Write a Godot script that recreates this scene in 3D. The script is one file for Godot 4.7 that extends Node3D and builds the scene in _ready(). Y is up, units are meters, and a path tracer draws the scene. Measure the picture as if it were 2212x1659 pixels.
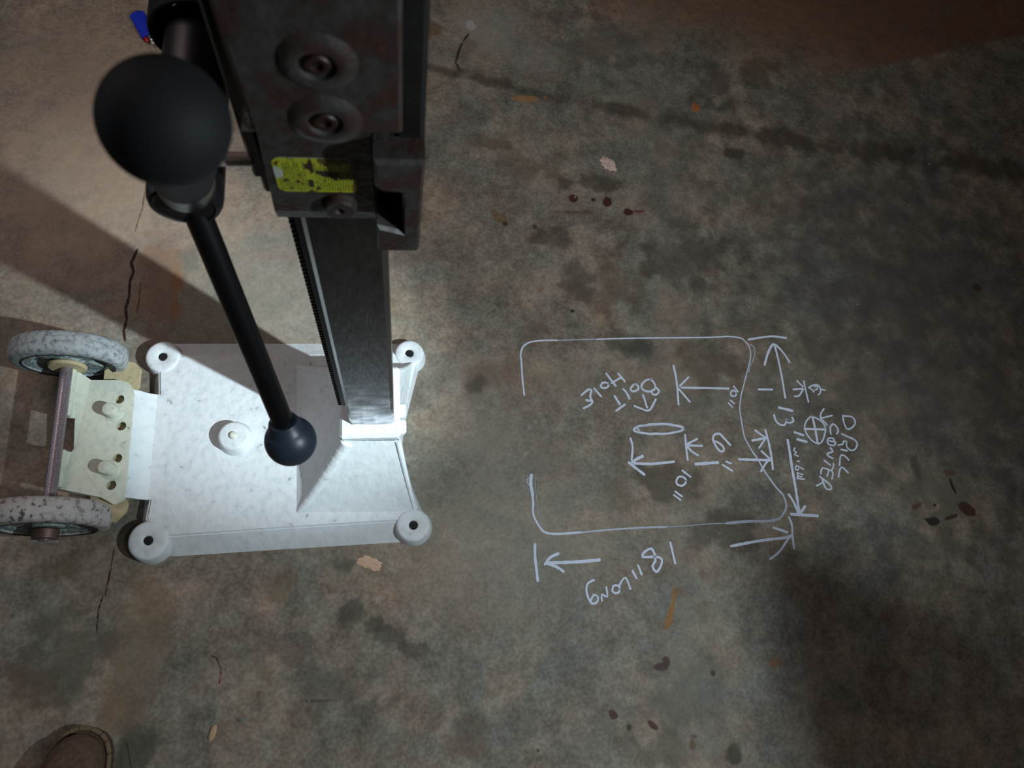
extends Node3D
# A core drill stand on a concrete workshop floor beside a chalk drawing of its base, seen from above.
# Metres, y up. The stand is modelled in its own axes (x along the base, z towards the viewer) and turned into place.

var rng := RandomNumberGenerator.new()
var taken := {}
var lift := 0.0
var M := {}
var chalk_mat: StandardMaterial3D

# ---------------------------------------------------------------- naming
func numbered(called: String) -> String:
	taken[called] = taken.get(called, 0) + 1
	return called if taken[called] == 1 else "%s_%03d" % [called, taken[called] - 1]

func tag(o: Node3D, label: String, category: String, group := "", kind := "") -> Node3D:
	if label: o.set_meta("label", label)
	if category: o.set_meta("category", category)
	if group: o.set_meta("group", group)
	if kind: o.set_meta("kind", kind)
	return o

func thing(called: String, label: String, category: String, at := Vector3.ZERO, turn := 0.0, group := "") -> Node3D:
	var o := Node3D.new()
	o.name = numbered(called)
	add_child(o)
	o.position = at
	o.rotation.y = turn
	tag(o, label, category, group)
	return o

func part(called: String, s: SurfaceTool, m: Material, parent: Node, label := "") -> MeshInstance3D:
	var o := MeshInstance3D.new()
	o.mesh = s.commit()
	o.material_override = m
	var k := 0
	var n := called
	while parent.has_node(n):
		k += 1
		n = "%s_%03d" % [called, k]
	o.name = n
	if label: o.set_meta("label", label)
	parent.add_child(o, true)
	return o

# ---------------------------------------------------------------- shapes
func brush() -> SurfaceTool:
	var s := SurfaceTool.new()
	s.begin(Mesh.PRIMITIVE_TRIANGLES)
	return s

func vert(s: SurfaceTool, p: Vector3, n: Vector3) -> void:
	s.set_normal(n)
	s.add_vertex(p)

# corners run counter-clockwise seen from outside
func tri(s: SurfaceTool, a: Vector3, b: Vector3, c: Vector3) -> void:
	var n := (b - a).cross(c - a).normalized()
	vert(s, a, n); vert(s, c, n); vert(s, b, n)

func quad(s: SurfaceTool, a: Vector3, b: Vector3, c: Vector3, d: Vector3) -> void:
	tri(s, a, b, c)
	tri(s, a, c, d)

func tri_n(s: SurfaceTool, a: Vector3, na: Vector3, b: Vector3, nb: Vector3, c: Vector3, nc: Vector3) -> void:
	vert(s, a, na); vert(s, c, nc); vert(s, b, nb)

# a box with chamfered edges, placed by a transform
func box(s: SurfaceTool, lo: Vector3, hi: Vector3, r: float, t := Transform3D()) -> void:
	var c := (lo + hi) / 2.0
	var h := (hi - lo) / 2.0
	r = minf(r, minf(h.x, minf(h.y, h.z)) * 0.9)
	var i := h - Vector3(r, r, r)
	for ax in 3:
		var u := (ax + 1) % 3
		var v := (ax + 2) % 3
		for sg in [-1.0, 1.0]:
			var q: Array[Vector3] = []
			for k in [[-1, -1], [1, -1], [1, 1], [-1, 1]]:
				var p := Vector3.ZERO
				p[ax] = h[ax] * sg
				p[u] = i[u] * k[0]
				p[v] = i[v] * k[1]
				q.append(t * (c + p))
			if sg > 0: quad(s, q[0], q[1], q[2], q[3])
			else: quad(s, q[3], q[2], q[1], q[0])
	for ax in 3:
		var u := (ax + 1) % 3
		var v := (ax + 2) % 3
		for su in [-1.0, 1.0]:
			for sv in [-1.0, 1.0]:
				var q: Array[Vector3] = []
				for k in [[-1, 0], [1, 0], [1, 1], [-1, 1]]:
					var p := Vector3.ZERO
					p[ax] = i[ax] * k[0]
					p[u] = (h[u] if k[1] == 0 else i[u]) * su
					p[v] = (i[v] if k[1] == 0 else h[v]) * sv
					q.append(t * (c + p))
				if su * sv < 0: quad(s, q[0], q[1], q[2], q[3])
				else: quad(s, q[3], q[2], q[1], q[0])
	for sx in [-1.0, 1.0]:
		for sy in [-1.0, 1.0]:
			for sz in [-1.0, 1.0]:
				var a := t * (c + Vector3(h.x * sx, i.y * sy, i.z * sz))
				var b := t * (c + Vector3(i.x * sx, h.y * sy, i.z * sz))
				var d := t * (c + Vector3(i.x * sx, i.y * sy, h.z * sz))
				if sx * sy * sz > 0: tri(s, a, b, d)
				else: tri(s, a, d, b)

# profile of (radius, height) points turned round the y axis of t; smooth where the bend is below 35 degrees
func lathe(s: SurfaceTool, prof: Array, t := Transform3D(), n := 40) -> void:
	var m := prof.size()
	var fn: Array[Vector2] = []
	for k in m - 1:
		var d: Vector2 = prof[k + 1] - prof[k]
		fn.append(Vector2(d.y, -d.x).normalized())
	for k in m - 1:
		var n0 := fn[k]
		var n1 := fn[k]
		if k > 0 and fn[k - 1].dot(fn[k]) > 0.8: n0 = (fn[k - 1] + fn[k]).normalized()
		if k < m - 2 and fn[k + 1].dot(fn[k]) > 0.8: n1 = (fn[k + 1] + fn[k]).normalized()
		for j in n:
			var a0 := TAU * j / n
			var a1 := TAU * (j + 1) / n
			var d0 := Vector3(cos(a0), 0, -sin(a0))
			var d1 := Vector3(cos(a1), 0, -sin(a1))
			var p0: Vector2 = prof[k]
			var p1: Vector2 = prof[k + 1]
			var A := t * (d0 * p0.x + Vector3.UP * p0.y)
			var B := t * (d1 * p0.x + Vector3.UP * p0.y)
			var Cc := t * (d1 * p1.x + Vector3.UP * p1.y)
			var D := t * (d0 * p1.x + Vector3.UP * p1.y)
			var nA := (t.basis * (d0 * n0.x + Vector3.UP * n0.y)).normalized()
			var nB := (t.basis * (d1 * n0.x + Vector3.UP * n0.y)).normalized()
			var nC := (t.basis * (d1 * n1.x + Vector3.UP * n1.y)).normalized()
			var nD := (t.basis * (d0 * n1.x + Vector3.UP * n1.y)).normalized()
			if p0.x > 1e-6: tri_n(s, A, nA, B, nB, Cc, nC)
			if p1.x > 1e-6: tri_n(s, A, nA, Cc, nC, D, nD)

func aim(from: Vector3, to: Vector3) -> Transform3D:   # y axis along from -> to
	var y := (to - from).normalized()
	var x := y.cross(Vector3(0.31, 0.2, 0.93)).normalized()
	return Transform3D(Basis(x, y, x.cross(y)), from)

func rod(s: SurfaceTool, a: Vector3, b: Vector3, r0: float, r1 := -1.0, n := 24, cap := 0.0015) -> void:
	if r1 < 0: r1 = r0
	var l := a.distance_to(b)
	lathe(s, [Vector2(0, 0), Vector2(r0 - cap, 0), Vector2(r0, cap), Vector2(r1, l - cap), Vector2(r1 - cap, l), Vector2(0, l)], aim(a, b), n)

# a slab with sloping sides between outline lo at its y and outline hi; outlines (x, z) have the same count
func loft(s: SurfaceTool, lo: PackedVector2Array, y0: float, hi: PackedVector2Array, y1: float, bevel := 0.002) -> void:
	var n := lo.size()
	var area := 0.0
	for k in n: area += hi[k].cross(hi[(k + 1) % n])
	var sg := 1.0 if area > 0 else -1.0   # positive: clockwise seen from above (z down the page)
	var inner := PackedVector2Array()
	for k in n:
		var e0 := (hi[k] - hi[(k + n - 1) % n]).normalized()
		var e1 := (hi[(k + 1) % n] - hi[k]).normalized()
		var m := (Vector2(-e0.y, e0.x) + Vector2(-e1.y, e1.x)).normalized() * sg
		inner.append(hi[k] + m * bevel)
	for k in n:
		var j := (k + 1) % n
		var a := Vector3(lo[k].x, y0, lo[k].y)
		var b := Vector3(lo[j].x, y0, lo[j].y)
		var c := Vector3(hi[j].x, y1 - bevel, hi[j].y)
		var d := Vector3(hi[k].x, y1 - bevel, hi[k].y)
		var e := Vector3(inner[j].x, y1, inner[j].y)
		var f := Vector3(inner[k].x, y1, inner[k].y)
		if sg > 0:
			quad(s, b, a, d, c); quad(s, c, d, f, e)
		else:
			quad(s, a, b, c, d); quad(s, d, c, e, f)
	var ix := Geometry2D.triangulate_polygon(inner)
	for k in range(0, ix.size(), 3):
		flat_up(s, Vector3(inner[ix[k]].x, y1, inner[ix[k]].y), Vector3(inner[ix[k + 1]].x, y1, inner[ix[k + 1]].y), Vector3(inner[ix[k + 2]].x, y1, inner[ix[k + 2]].y))

func flat_up(s: SurfaceTool, a: Vector3, b: Vector3, c: Vector3) -> void:
	if (b - a).cross(c - a).y > 0: tri(s, a, b, c)
	else: tri(s, a, c, b)

# a grid of points (rows along u, columns along v) as a surface with smooth normals; its outside is on the side of u x v
func smooth_grid(s: SurfaceTool, grid: Array) -> void:
	var n := grid.size()
	var m: int = grid[0].size()
	var nor := []
	for i in n:
		var row: Array[Vector3] = []
		for j in m:
			var du: Vector3 = grid[mini(i + 1, n - 1)][j] - grid[maxi(i - 1, 0)][j]
			var dv: Vector3 = grid[i][mini(j + 1, m - 1)] - grid[i][maxi(j - 1, 0)]
			row.append(du.cross(dv).normalized())
		nor.append(row)
	for i in n - 1:
		for j in m - 1:
			tri_n(s, grid[i][j], nor[i][j], grid[i + 1][j], nor[i + 1][j], grid[i + 1][j + 1], nor[i + 1][j + 1])
			tri_n(s, grid[i][j], nor[i][j], grid[i + 1][j + 1], nor[i + 1][j + 1], grid[i][j + 1], nor[i][j + 1])

# a sheet of thickness h over polygon pieces in (x, z); y of its top follows the callable
func sheet(s: SurfaceTool, pieces: Array, top: Callable, h: float) -> void:
	for poly: PackedVector2Array in pieces:
		var ix := Geometry2D.triangulate_polygon(poly)
		var up := func(v: Vector2, d: float) -> Vector3: return Vector3(v.x, float(top.call(v)) - d, v.y)
		for k in range(0, ix.size(), 3):
			var a: Vector3 = up.call(poly[ix[k]], 0.0)
			var b: Vector3 = up.call(poly[ix[k + 1]], 0.0)
			var c: Vector3 = up.call(poly[ix[k + 2]], 0.0)
			flat_up(s, a, b, c)
			var dn := Vector3(0, -h, 0)
			if (b - a).cross(c - a).y > 0: tri(s, a + dn, c + dn, b + dn)
			else: tri(s, a + dn, b + dn, c + dn)
		var n := poly.size()
		for k in n:
			var a: Vector3 = up.call(poly[k], 0.0)
			var b: Vector3 = up.call(poly[(k + 1) % n], 0.0)
			var dn := Vector3(0, -h, 0)
			var mid := (poly[k] + poly[(k + 1) % n]) / 2.0
			var side := Vector2(-(poly[(k + 1) % n] - poly[k]).y, (poly[(k + 1) % n] - poly[k]).x).normalized() * 0.0003
			if Geometry2D.is_point_in_polygon(mid + side, poly): quad(s, b + dn, a + dn, a, b)
			else: quad(s, a + dn, b + dn, b, a)

func disc_outline(c: Vector2, r: float, n := 14) -> PackedVector2Array:
	var p := PackedVector2Array()
	for k in n: p.append(c + Vector2.from_angle(TAU * k / n) * r)
	return p

# cuts holes out of an outline by slicing it along x = cut first, so that every piece stays simple
func with_holes(outline: PackedVector2Array, holes: Array, cut: float) -> Array:
	var out := []
	for side in [PackedVector2Array([Vector2(-9, -9), Vector2(cut, -9), Vector2(cut, 9), Vector2(-9, 9)]), PackedVector2Array([Vector2(cut, -9), Vector2(9, -9), Vector2(9, 9), Vector2(cut, 9)])]:
		var pieces: Array = Geometry2D.intersect_polygons(outline, side)
		for hole in holes:
			var next := []
			for p in pieces: next.append_array(Geometry2D.clip_polygons(p, hole))
			pieces = next
		out.append_array(pieces)
	return out

# outline (x, y) pushed along z from z0 to z1 with a chamfer on the front rim
func slab_z(s: SurfaceTool, poly: PackedVector2Array, z0: float, z1: float, bevel: float) -> void:
	var t := brush()
	var flip := PackedVector2Array()
	for v in poly: flip.append(Vector2(v.x, -v.y))
	loft(t, flip, z0, flip, z1, bevel)
	s.append_from(t.commit(), 0, Transform3D(Basis(Vector3.RIGHT, Vector3.BACK, Vector3.DOWN), Vector3.ZERO))

# ---------------------------------------------------------------- chalk
func chalk(called: String, label: String, category: String) -> Node3D:
	return thing(called, label, category, Vector3.ZERO, 0.0, "chalk marks on the concrete floor")

# a chalk stroke as a thin raised ribbon; points "x,z x,z ..." in millimetres on the floor, half width in millimetres
func stroke(s: SurfaceTool, text: String, half: float, tone: float) -> void:
	var raw: Array[Vector2] = []
	for w in text.split(" "):
		var xy := w.split(",")
		raw.append(Vector2(float(xy[0]), float(xy[1])) / 1000.0)
	var p: Array[Vector2] = []
	var n := raw.size()
	for k in n - 1:
		var a := raw[maxi(k - 1, 0)]
		var b := raw[k]
		var c := raw[k + 1]
		var d := raw[mini(k + 2, n - 1)]
		var steps := maxi(2, int(b.distance_to(c) / 0.004))
		for j in steps: p.append(b.cubic_interpolate(c, a, d, float(j) / steps))
	p.append(raw[n - 1])
	var m := p.size()
	var h := half / 1000.0
	lift = fmod(lift + 0.00004, 0.0004)
	var y := 0.0007 + lift
	var L: Array[Vector2] = []
	var R: Array[Vector2] = []
	for k in m:
		var d := (p[mini(k + 1, m - 1)] - p[maxi(k - 1, 0)]).normalized()
		var sd := Vector2(-d.y, d.x)
		var wide := h * (1.0 + rng.randf_range(-0.13, 0.13))
		L.append(p[k] - sd * wide)
		R.append(p[k] + sd * wide)
	var ring: Array[Vector2] = []
	ring.append_array(L)
	var d1 := (p[m - 1] - p[m - 2]).normalized()
	for k in range(1, 6): ring.append(p[m - 1] + d1.rotated(-PI / 2 + PI * k / 6.0) * h)
	var back := R.duplicate()
	back.reverse()
	ring.append_array(back)
	var d0 := (p[0] - p[1]).normalized()
	for k in range(1, 6): ring.append(p[0] + d0.rotated(-PI / 2 + PI * k / 6.0) * h)
	s.set_color(Color(tone, tone, tone))
	for k in m - 1:
		var a := Vector3(L[k].x, y, L[k].y)
		var b := Vector3(L[k + 1].x, y, L[k + 1].y)
		var c := Vector3(R[k + 1].x, y, R[k + 1].y)
		var d := Vector3(R[k].x, y, R[k].y)
		flat_up(s, a, b, c)
		flat_up(s, a, c, d)
	for e in [[m - 1, m], [0, ring.size() - 5]]:
		var ctr: Vector2 = p[e[0]]
		var first: int = e[1] - 1
		for k in 6:
			var u := ring[first + k]
			var v := ring[(first + k + 1) % ring.size()]
			flat_up(s, Vector3(ctr.x, y, ctr.y), Vector3(u.x, y, u.y), Vector3(v.x, y, v.y))
	for k in ring.size():
		var u := ring[k]
		var v := ring[(k + 1) % ring.size()]
		quad(s, Vector3(u.x, 0, u.y), Vector3(v.x, 0, v.y), Vector3(v.x, y, v.y), Vector3(u.x, y, u.y))

# ---------------------------------------------------------------- materials
func noise_tex(seed_: int, freq: float, octaves: int, stops: Array, size := 512, normal := false, bump := 4.0) -> NoiseTexture2D:
	var f := FastNoiseLite.new()
	f.seed = seed_
	f.noise_type = FastNoiseLite.TYPE_SIMPLEX_SMOOTH
	f.frequency = freq
	f.fractal_octaves = octaves
	var t := NoiseTexture2D.new()
	t.width = size
	t.height = size
	t.seamless = true
	t.noise = f
	if normal:
		t.as_normal_map = true
		t.bump_strength = bump
	else:
		var g := Gradient.new()
		var off := PackedFloat32Array()
		var col := PackedColorArray()
		for st in stops:
			off.append(st[0])
			col.append(st[1])
		g.offsets = off
		g.colors = col
		t.color_ramp = g
	return t

func mat(color: Color, rough: float, metal := 0.0, tex: Texture2D = null, scale := 6.0, normal: Texture2D = null, nscale := 0.4) -> StandardMaterial3D:
	var m := StandardMaterial3D.new()
	m.albedo_color = color
	m.roughness = rough
	m.metallic = metal
	if tex:
		m.albedo_texture = tex
	if normal:
		m.normal_enabled = true
		m.normal_texture = normal
		m.normal_scale = nscale
	if tex or normal:
		m.uv1_triplanar = true
		m.uv1_scale = Vector3.ONE * scale
	return m

func _ready() -> void:
	rng.seed = 11
	# ---- camera
	var cam := Camera3D.new()
	cam.name = "camera"
	cam.near = 0.02
	cam.far = 50.0
	cam.keep_aspect = Camera3D.KEEP_HEIGHT
	cam.transform = Transform3D(Basis(Vector3(0.9912, 0.1321, 0.0), Vector3(-0.0429, 0.3220, -0.9458), Vector3(-0.1249, 0.9375, 0.3248)).orthonormalized(), Vector3(0, 1.25, 0))
	add_child(cam)
	cam.current = true
	var eye := CameraAttributesPhysical.new()
	eye.frustum_focal_length = 24.027
	eye.frustum_focus_distance = 1.3
	eye.exposure_aperture = 9.0
	eye.frustum_near = 0.02
	eye.frustum_far = 50.0
	cam.attributes = eye
	cam.fov = 53.074
	# ---- environment
	var env := Environment.new()
	env.background_mode = Environment.BG_COLOR
	env.background_color = Color(0, 0, 0)
	env.tonemap_mode = Environment.TONE_MAPPER_LINEAR
	env.tonemap_exposure = 1.0
	env.sdfgi_enabled = true
	env.ssao_enabled = true
	env.ssil_enabled = true
	var we := WorldEnvironment.new()
	we.name = "environment"
	we.environment = env
	add_child(we)
	# ---- lights: a cool hand torch from the right, with warm, neutral and bluish fill lights added
	for beam in [["torch_light", 3.6, 12.0, 0.008], ["torch_spill_light", 1.0, 61.0, 0.016]]:   # the hot spot and the spill of one hand torch
		var torch := SpotLight3D.new()
		torch.name = beam[0]
		torch.position = Vector3(0.78, 1.2, 0.12)
		add_child(torch)
		torch.look_at(Vector3(-0.28, 0.0, -0.50))
		torch.light_color = Color(0.89, 0.965, 1.0)
		torch.light_energy = beam[1]
		torch.light_size = beam[3]
		torch.spot_range = 8.0
		torch.spot_attenuation = 2.0
		torch.spot_angle = beam[2]
		torch.spot_angle_attenuation = 1.0
		torch.shadow_enabled = true
	area("warm_fill_light", Vector3(-1.15, 1.7, -1.05), Vector3(-1.0, 0, -0.95), Vector2(0.9, 0.9), Color(1.0, 0.92, 0.90), 0.74)  # added fill for the warm ambient light at the left
	area("right_fill_light", Vector3(1.0, 2.6, 0.3), Vector3(0.9, 0, 0.0), Vector2(0.6, 0.6), Color(0.97, 0.98, 1.0), 0.5)  # added neutral fill that lifts the dark right side
	area("blue_side_light", Vector3(-2.4, 1.2, -0.5), Vector3(0, 0.7, -0.4), Vector2(0.8, 1.6), Color(0.75, 0.88, 1.0), 0.35)  # added bluish light for the highlights on knob and hub
	# ---- room
	make_materials()
	floor_and_walls()
	chalk_drawing()
	drill_rig()
	added_torch_body()
	small_things()

func area(called: String, at: Vector3, to: Vector3, size: Vector2, c: Color, e: float) -> void:
	var l := AreaLight3D.new()
	l.name = called
	l.area_size = size
	l.light_color = c
	l.light_energy = e
	l.shadow_enabled = true
	add_child(l)
	var z := (at - to).normalized()
	var x := (Vector3(0, 0, 1) if absf(z.y) > 0.9 else Vector3.UP).cross(z).normalized()
	l.transform = Transform3D(Basis(x, z.cross(x), z), at)

func make_materials() -> void:
	var grain := noise_tex(5, 0.03, 4, [], 512, true, 3.0)
	var paint := noise_tex(21, 0.022, 6, [[0.0, Color(0.58, 0.54, 0.51)], [0.10, Color(0.76, 0.74, 0.72)], [0.17, Color(0.86, 0.87, 0.87)], [0.45, Color(0.885, 0.90, 0.90)], [0.62, Color(0.91, 0.92, 0.92)], [1.0, Color(0.90, 0.90, 0.885)]])
	M.white = mat(Color(0.93, 0.935, 0.94), 0.55, 0.0, paint, 4.0, grain, 0.5)
	M.bracket = mat(Color(0.90, 0.90, 0.83), 0.6, 0.0, paint, 5.0, grain, 0.5)
	M.tan = mat(Color(0.80, 0.72, 0.56), 0.7, 0.0, paint, 6.0, grain, 0.5)
	var scuff := noise_tex(33, 0.022, 5, [[0.0, Color(0.34, 0.36, 0.38)], [0.22, Color(0.50, 0.52, 0.53)], [0.42, Color(0.70, 0.71, 0.71)], [0.62, Color(0.78, 0.78, 0.78)], [1.0, Color(0.72, 0.74, 0.72)]])
	M.wheel = mat(Color(0.86, 0.87, 0.87), 0.8, 0.0, scuff, 9.0, grain, 0.8)
	var spots := noise_tex(47, 0.02, 3, [[0.0, Color(0.27, 0.25, 0.23)], [0.27, Color(0.36, 0.33, 0.30)], [0.31, Color(0.74, 0.72, 0.71)], [1.0, Color(0.82, 0.81, 0.80)]])
	M.wheel_spotted = mat(Color(0.9, 0.88, 0.87), 0.8, 0.0, spots, 7.0, grain, 0.8)
	var disc := noise_tex(52, 0.04, 4, [[0.0, Color(0.22, 0.25, 0.26)], [0.4, Color(0.46, 0.50, 0.50)], [0.6, Color(0.66, 0.69, 0.68)], [1.0, Color(0.75, 0.77, 0.76)]])
	M.disc = mat(Color(0.9, 0.92, 0.91), 0.75, 0.0, disc, 9.0, grain, 0.7)
	M.rubber = mat(Color(0.13, 0.15, 0.18), 0.75)
	var rust := noise_tex(61, 0.05, 4, [[0.0, Color(0.28, 0.22, 0.20)], [0.45, Color(0.55, 0.50, 0.49)], [1.0, Color(0.80, 0.78, 0.79)]])
	M.axle = mat(Color(0.95, 0.93, 0.97), 0.32, 0.45, rust, 20.0)
	M.nut = mat(Color(0.75, 0.62, 0.56), 0.5, 0.4, rust, 20.0)
	var steel := noise_tex(71, 0.01, 5, [[0.0, Color(0.82, 0.82, 0.83)], [0.5, Color(0.93, 0.93, 0.94)], [1.0, Color(1.0, 1.0, 1.0)]])
	M.column = mat(Color(1, 1, 1), 0.3, 1.0, steel, 3.0, grain, 0.15)
	M.column.uv1_scale = Vector3(14, 1.5, 14)
	M.column.vertex_color_use_as_albedo = true
	M.rack = mat(Color(0.07, 0.07, 0.08), 0.5, 0.4)
	var cast := noise_tex(81, 0.012, 4, [[0.0, Color(0.23, 0.13, 0.11)], [0.42, Color(0.20, 0.16, 0.15)], [0.55, Color(0.20, 0.20, 0.19)], [1.0, Color(0.25, 0.25, 0.24)]])
	M.cast = mat(Color(0.98, 0.95, 0.93), 0.5, 0.15, cast, 5.0, grain, 0.6)
	M.cast_dark = mat(Color(0.4, 0.38, 0.38), 0.55, 0.1, cast, 5.0)
	M.black = mat(Color(0.05, 0.05, 0.055), 0.32)
	M.black_soft = mat(Color(0.085, 0.09, 0.095), 0.7)
	M.black_soft.metallic_specular = 0.3
	M.ball_blue = mat(Color(0.16, 0.20, 0.25), 0.42)
	M.hub = mat(Color(0.115, 0.105, 0.115), 0.38, 0.2)
	M.rusty = mat(Color(0.17, 0.11, 0.08), 0.5, 0.3)
	M.screw = mat(Color(0.05, 0.055, 0.065), 0.6, 0.3)  # near-black, for the shade down the pad holes
	M.pin = mat(Color(0.72, 0.66, 0.62), 0.35, 0.5)
	chalk_mat = mat(Color(0.82, 0.84, 0.90), 0.9)
	chalk_mat.vertex_color_use_as_albedo = true
	M.label = label_print()

# ---------------------------------------------------------------- floor
const FW := 2048
const FH := 1536
const FX := -0.95
const FZ := -1.5
const FSX := 2.56
const FSZ := 1.92
var px: PackedByteArray
var mottle: PackedByteArray

func fnoise(seed_: int, freq: float, octaves: int) -> PackedByteArray:
	var f := FastNoiseLite.new()
	f.seed = seed_
	f.noise_type = FastNoiseLite.TYPE_SIMPLEX
	f.frequency = freq
	f.fractal_octaves = octaves
	f.fractal_gain = 0.55
	return f.get_seamless_image(FW, FH).get_data()

# a soft-edged stain: centre and radii in metres on the floor, colour mixed in by strength; ragged 0..1 breaks its edge up
func stain_tone(x: float, z: float, rx: float, rz: float, turn: float, c: Color, strength: float, ragged := 0.6, hard := 1.0) -> void:
	var R := maxf(rx, rz) * 1.5
	var i0 := maxi(0, int((x - R - FX) / FSX * FW))
	var i1 := mini(FW - 1, int((x + R - FX) / FSX * FW))
	var j0 := maxi(0, int((z - R - FZ) / FSZ * FH))
	var j1 := mini(FH - 1, int((z + R - FZ) / FSZ * FH))
	var co := cos(turn)
	var si := sin(turn)
	var cr := c.r * 255.0
	var cg := c.g * 255.0
	var cb := c.b * 255.0
	for j in range(j0, j1 + 1):
		var dz := FZ + (j + 0.5) / FH * FSZ - z
		for i in range(i0, i1 + 1):
			var dx := FX + (i + 0.5) / FW * FSX - x
			var u := (dx * co + dz * si) / rx
			var v := (-dx * si + dz * co) / rz
			var d := u * u + v * v
			if d > 2.2: continue
			var k := j * FW + i
			d = sqrt(d) + (mottle[k] / 255.0 - 0.5) * ragged * 2.0
			var w := clampf((1.0 - d) * hard * 1.6, 0.0, 1.0)
			if w <= 0.0: continue
			w = w * w * (3.0 - 2.0 * w) * strength * (0.82 + 0.0014 * px[k * 3])
			k *= 3
			px[k] = int(lerpf(px[k], cr, w))
			px[k + 1] = int(lerpf(px[k + 1], cg, w))
			px[k + 2] = int(lerpf(px[k + 2], cb, w))

# a line of stain along points in metres
func streak(pts: Array, half: float, c: Color, strength: float, ragged := 0.5, hard := 2.0) -> void:
	for k in pts.size() - 1:
		var a: Vector2 = pts[k]
		var b: Vector2 = pts[k + 1]
		var m := (a + b) / 2.0
		stain_tone(m.x, m.y, a.distance_to(b) * 0.62 + half, half, (b - a).angle(), c, strength, ragged, hard)

func floor_texture() -> ImageTexture:
	var big := fnoise(3, 0.0028, 4)
	mottle = fnoise(9, 0.016, 5)
	var fine := fnoise(14, 0.13, 4)
	var fleck := fnoise(35, 0.045, 3)
	var tint := fnoise(58, 0.011, 3)
	var smear := fnoise(27, 0.006, 3)
	px = PackedByteArray()
	px.resize(FW * FH * 3)
	var k := 0
	for i in FW * FH:
		var b := clampf((big[i] - 100) / 60.0, 0.0, 1.0)
		var m := (mottle[i] - 128) * 0.12 + (fine[i] - 128) * 0.13 + (fleck[i] - 128) * 0.09 + (smear[i] - 128) * 0.085
		var w := clampf((smear[i] - 118) / 50.0, 0.0, 1.0)
		var q := (tint[i] - 128) * 0.025
		px[k] = clampi(int(128.0 - 6.0 * b + 5.0 * w + m + q), 0, 255)
		px[k + 1] = clampi(int(117.0 - 2.0 * b + 0.0 * w + m - q * 0.5), 0, 255)
		px[k + 2] = clampi(int(104.0 + 0.0 * b - 4.0 * w + m * 0.95 - q * 0.6), 0, 255)
		k += 3
	floor_stains_and_tones()
	warm_light_corner()
	var im := Image.create_from_data(FW, FH, false, Image.FORMAT_RGB8, px)
	return ImageTexture.create_from_image(im)

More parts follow.
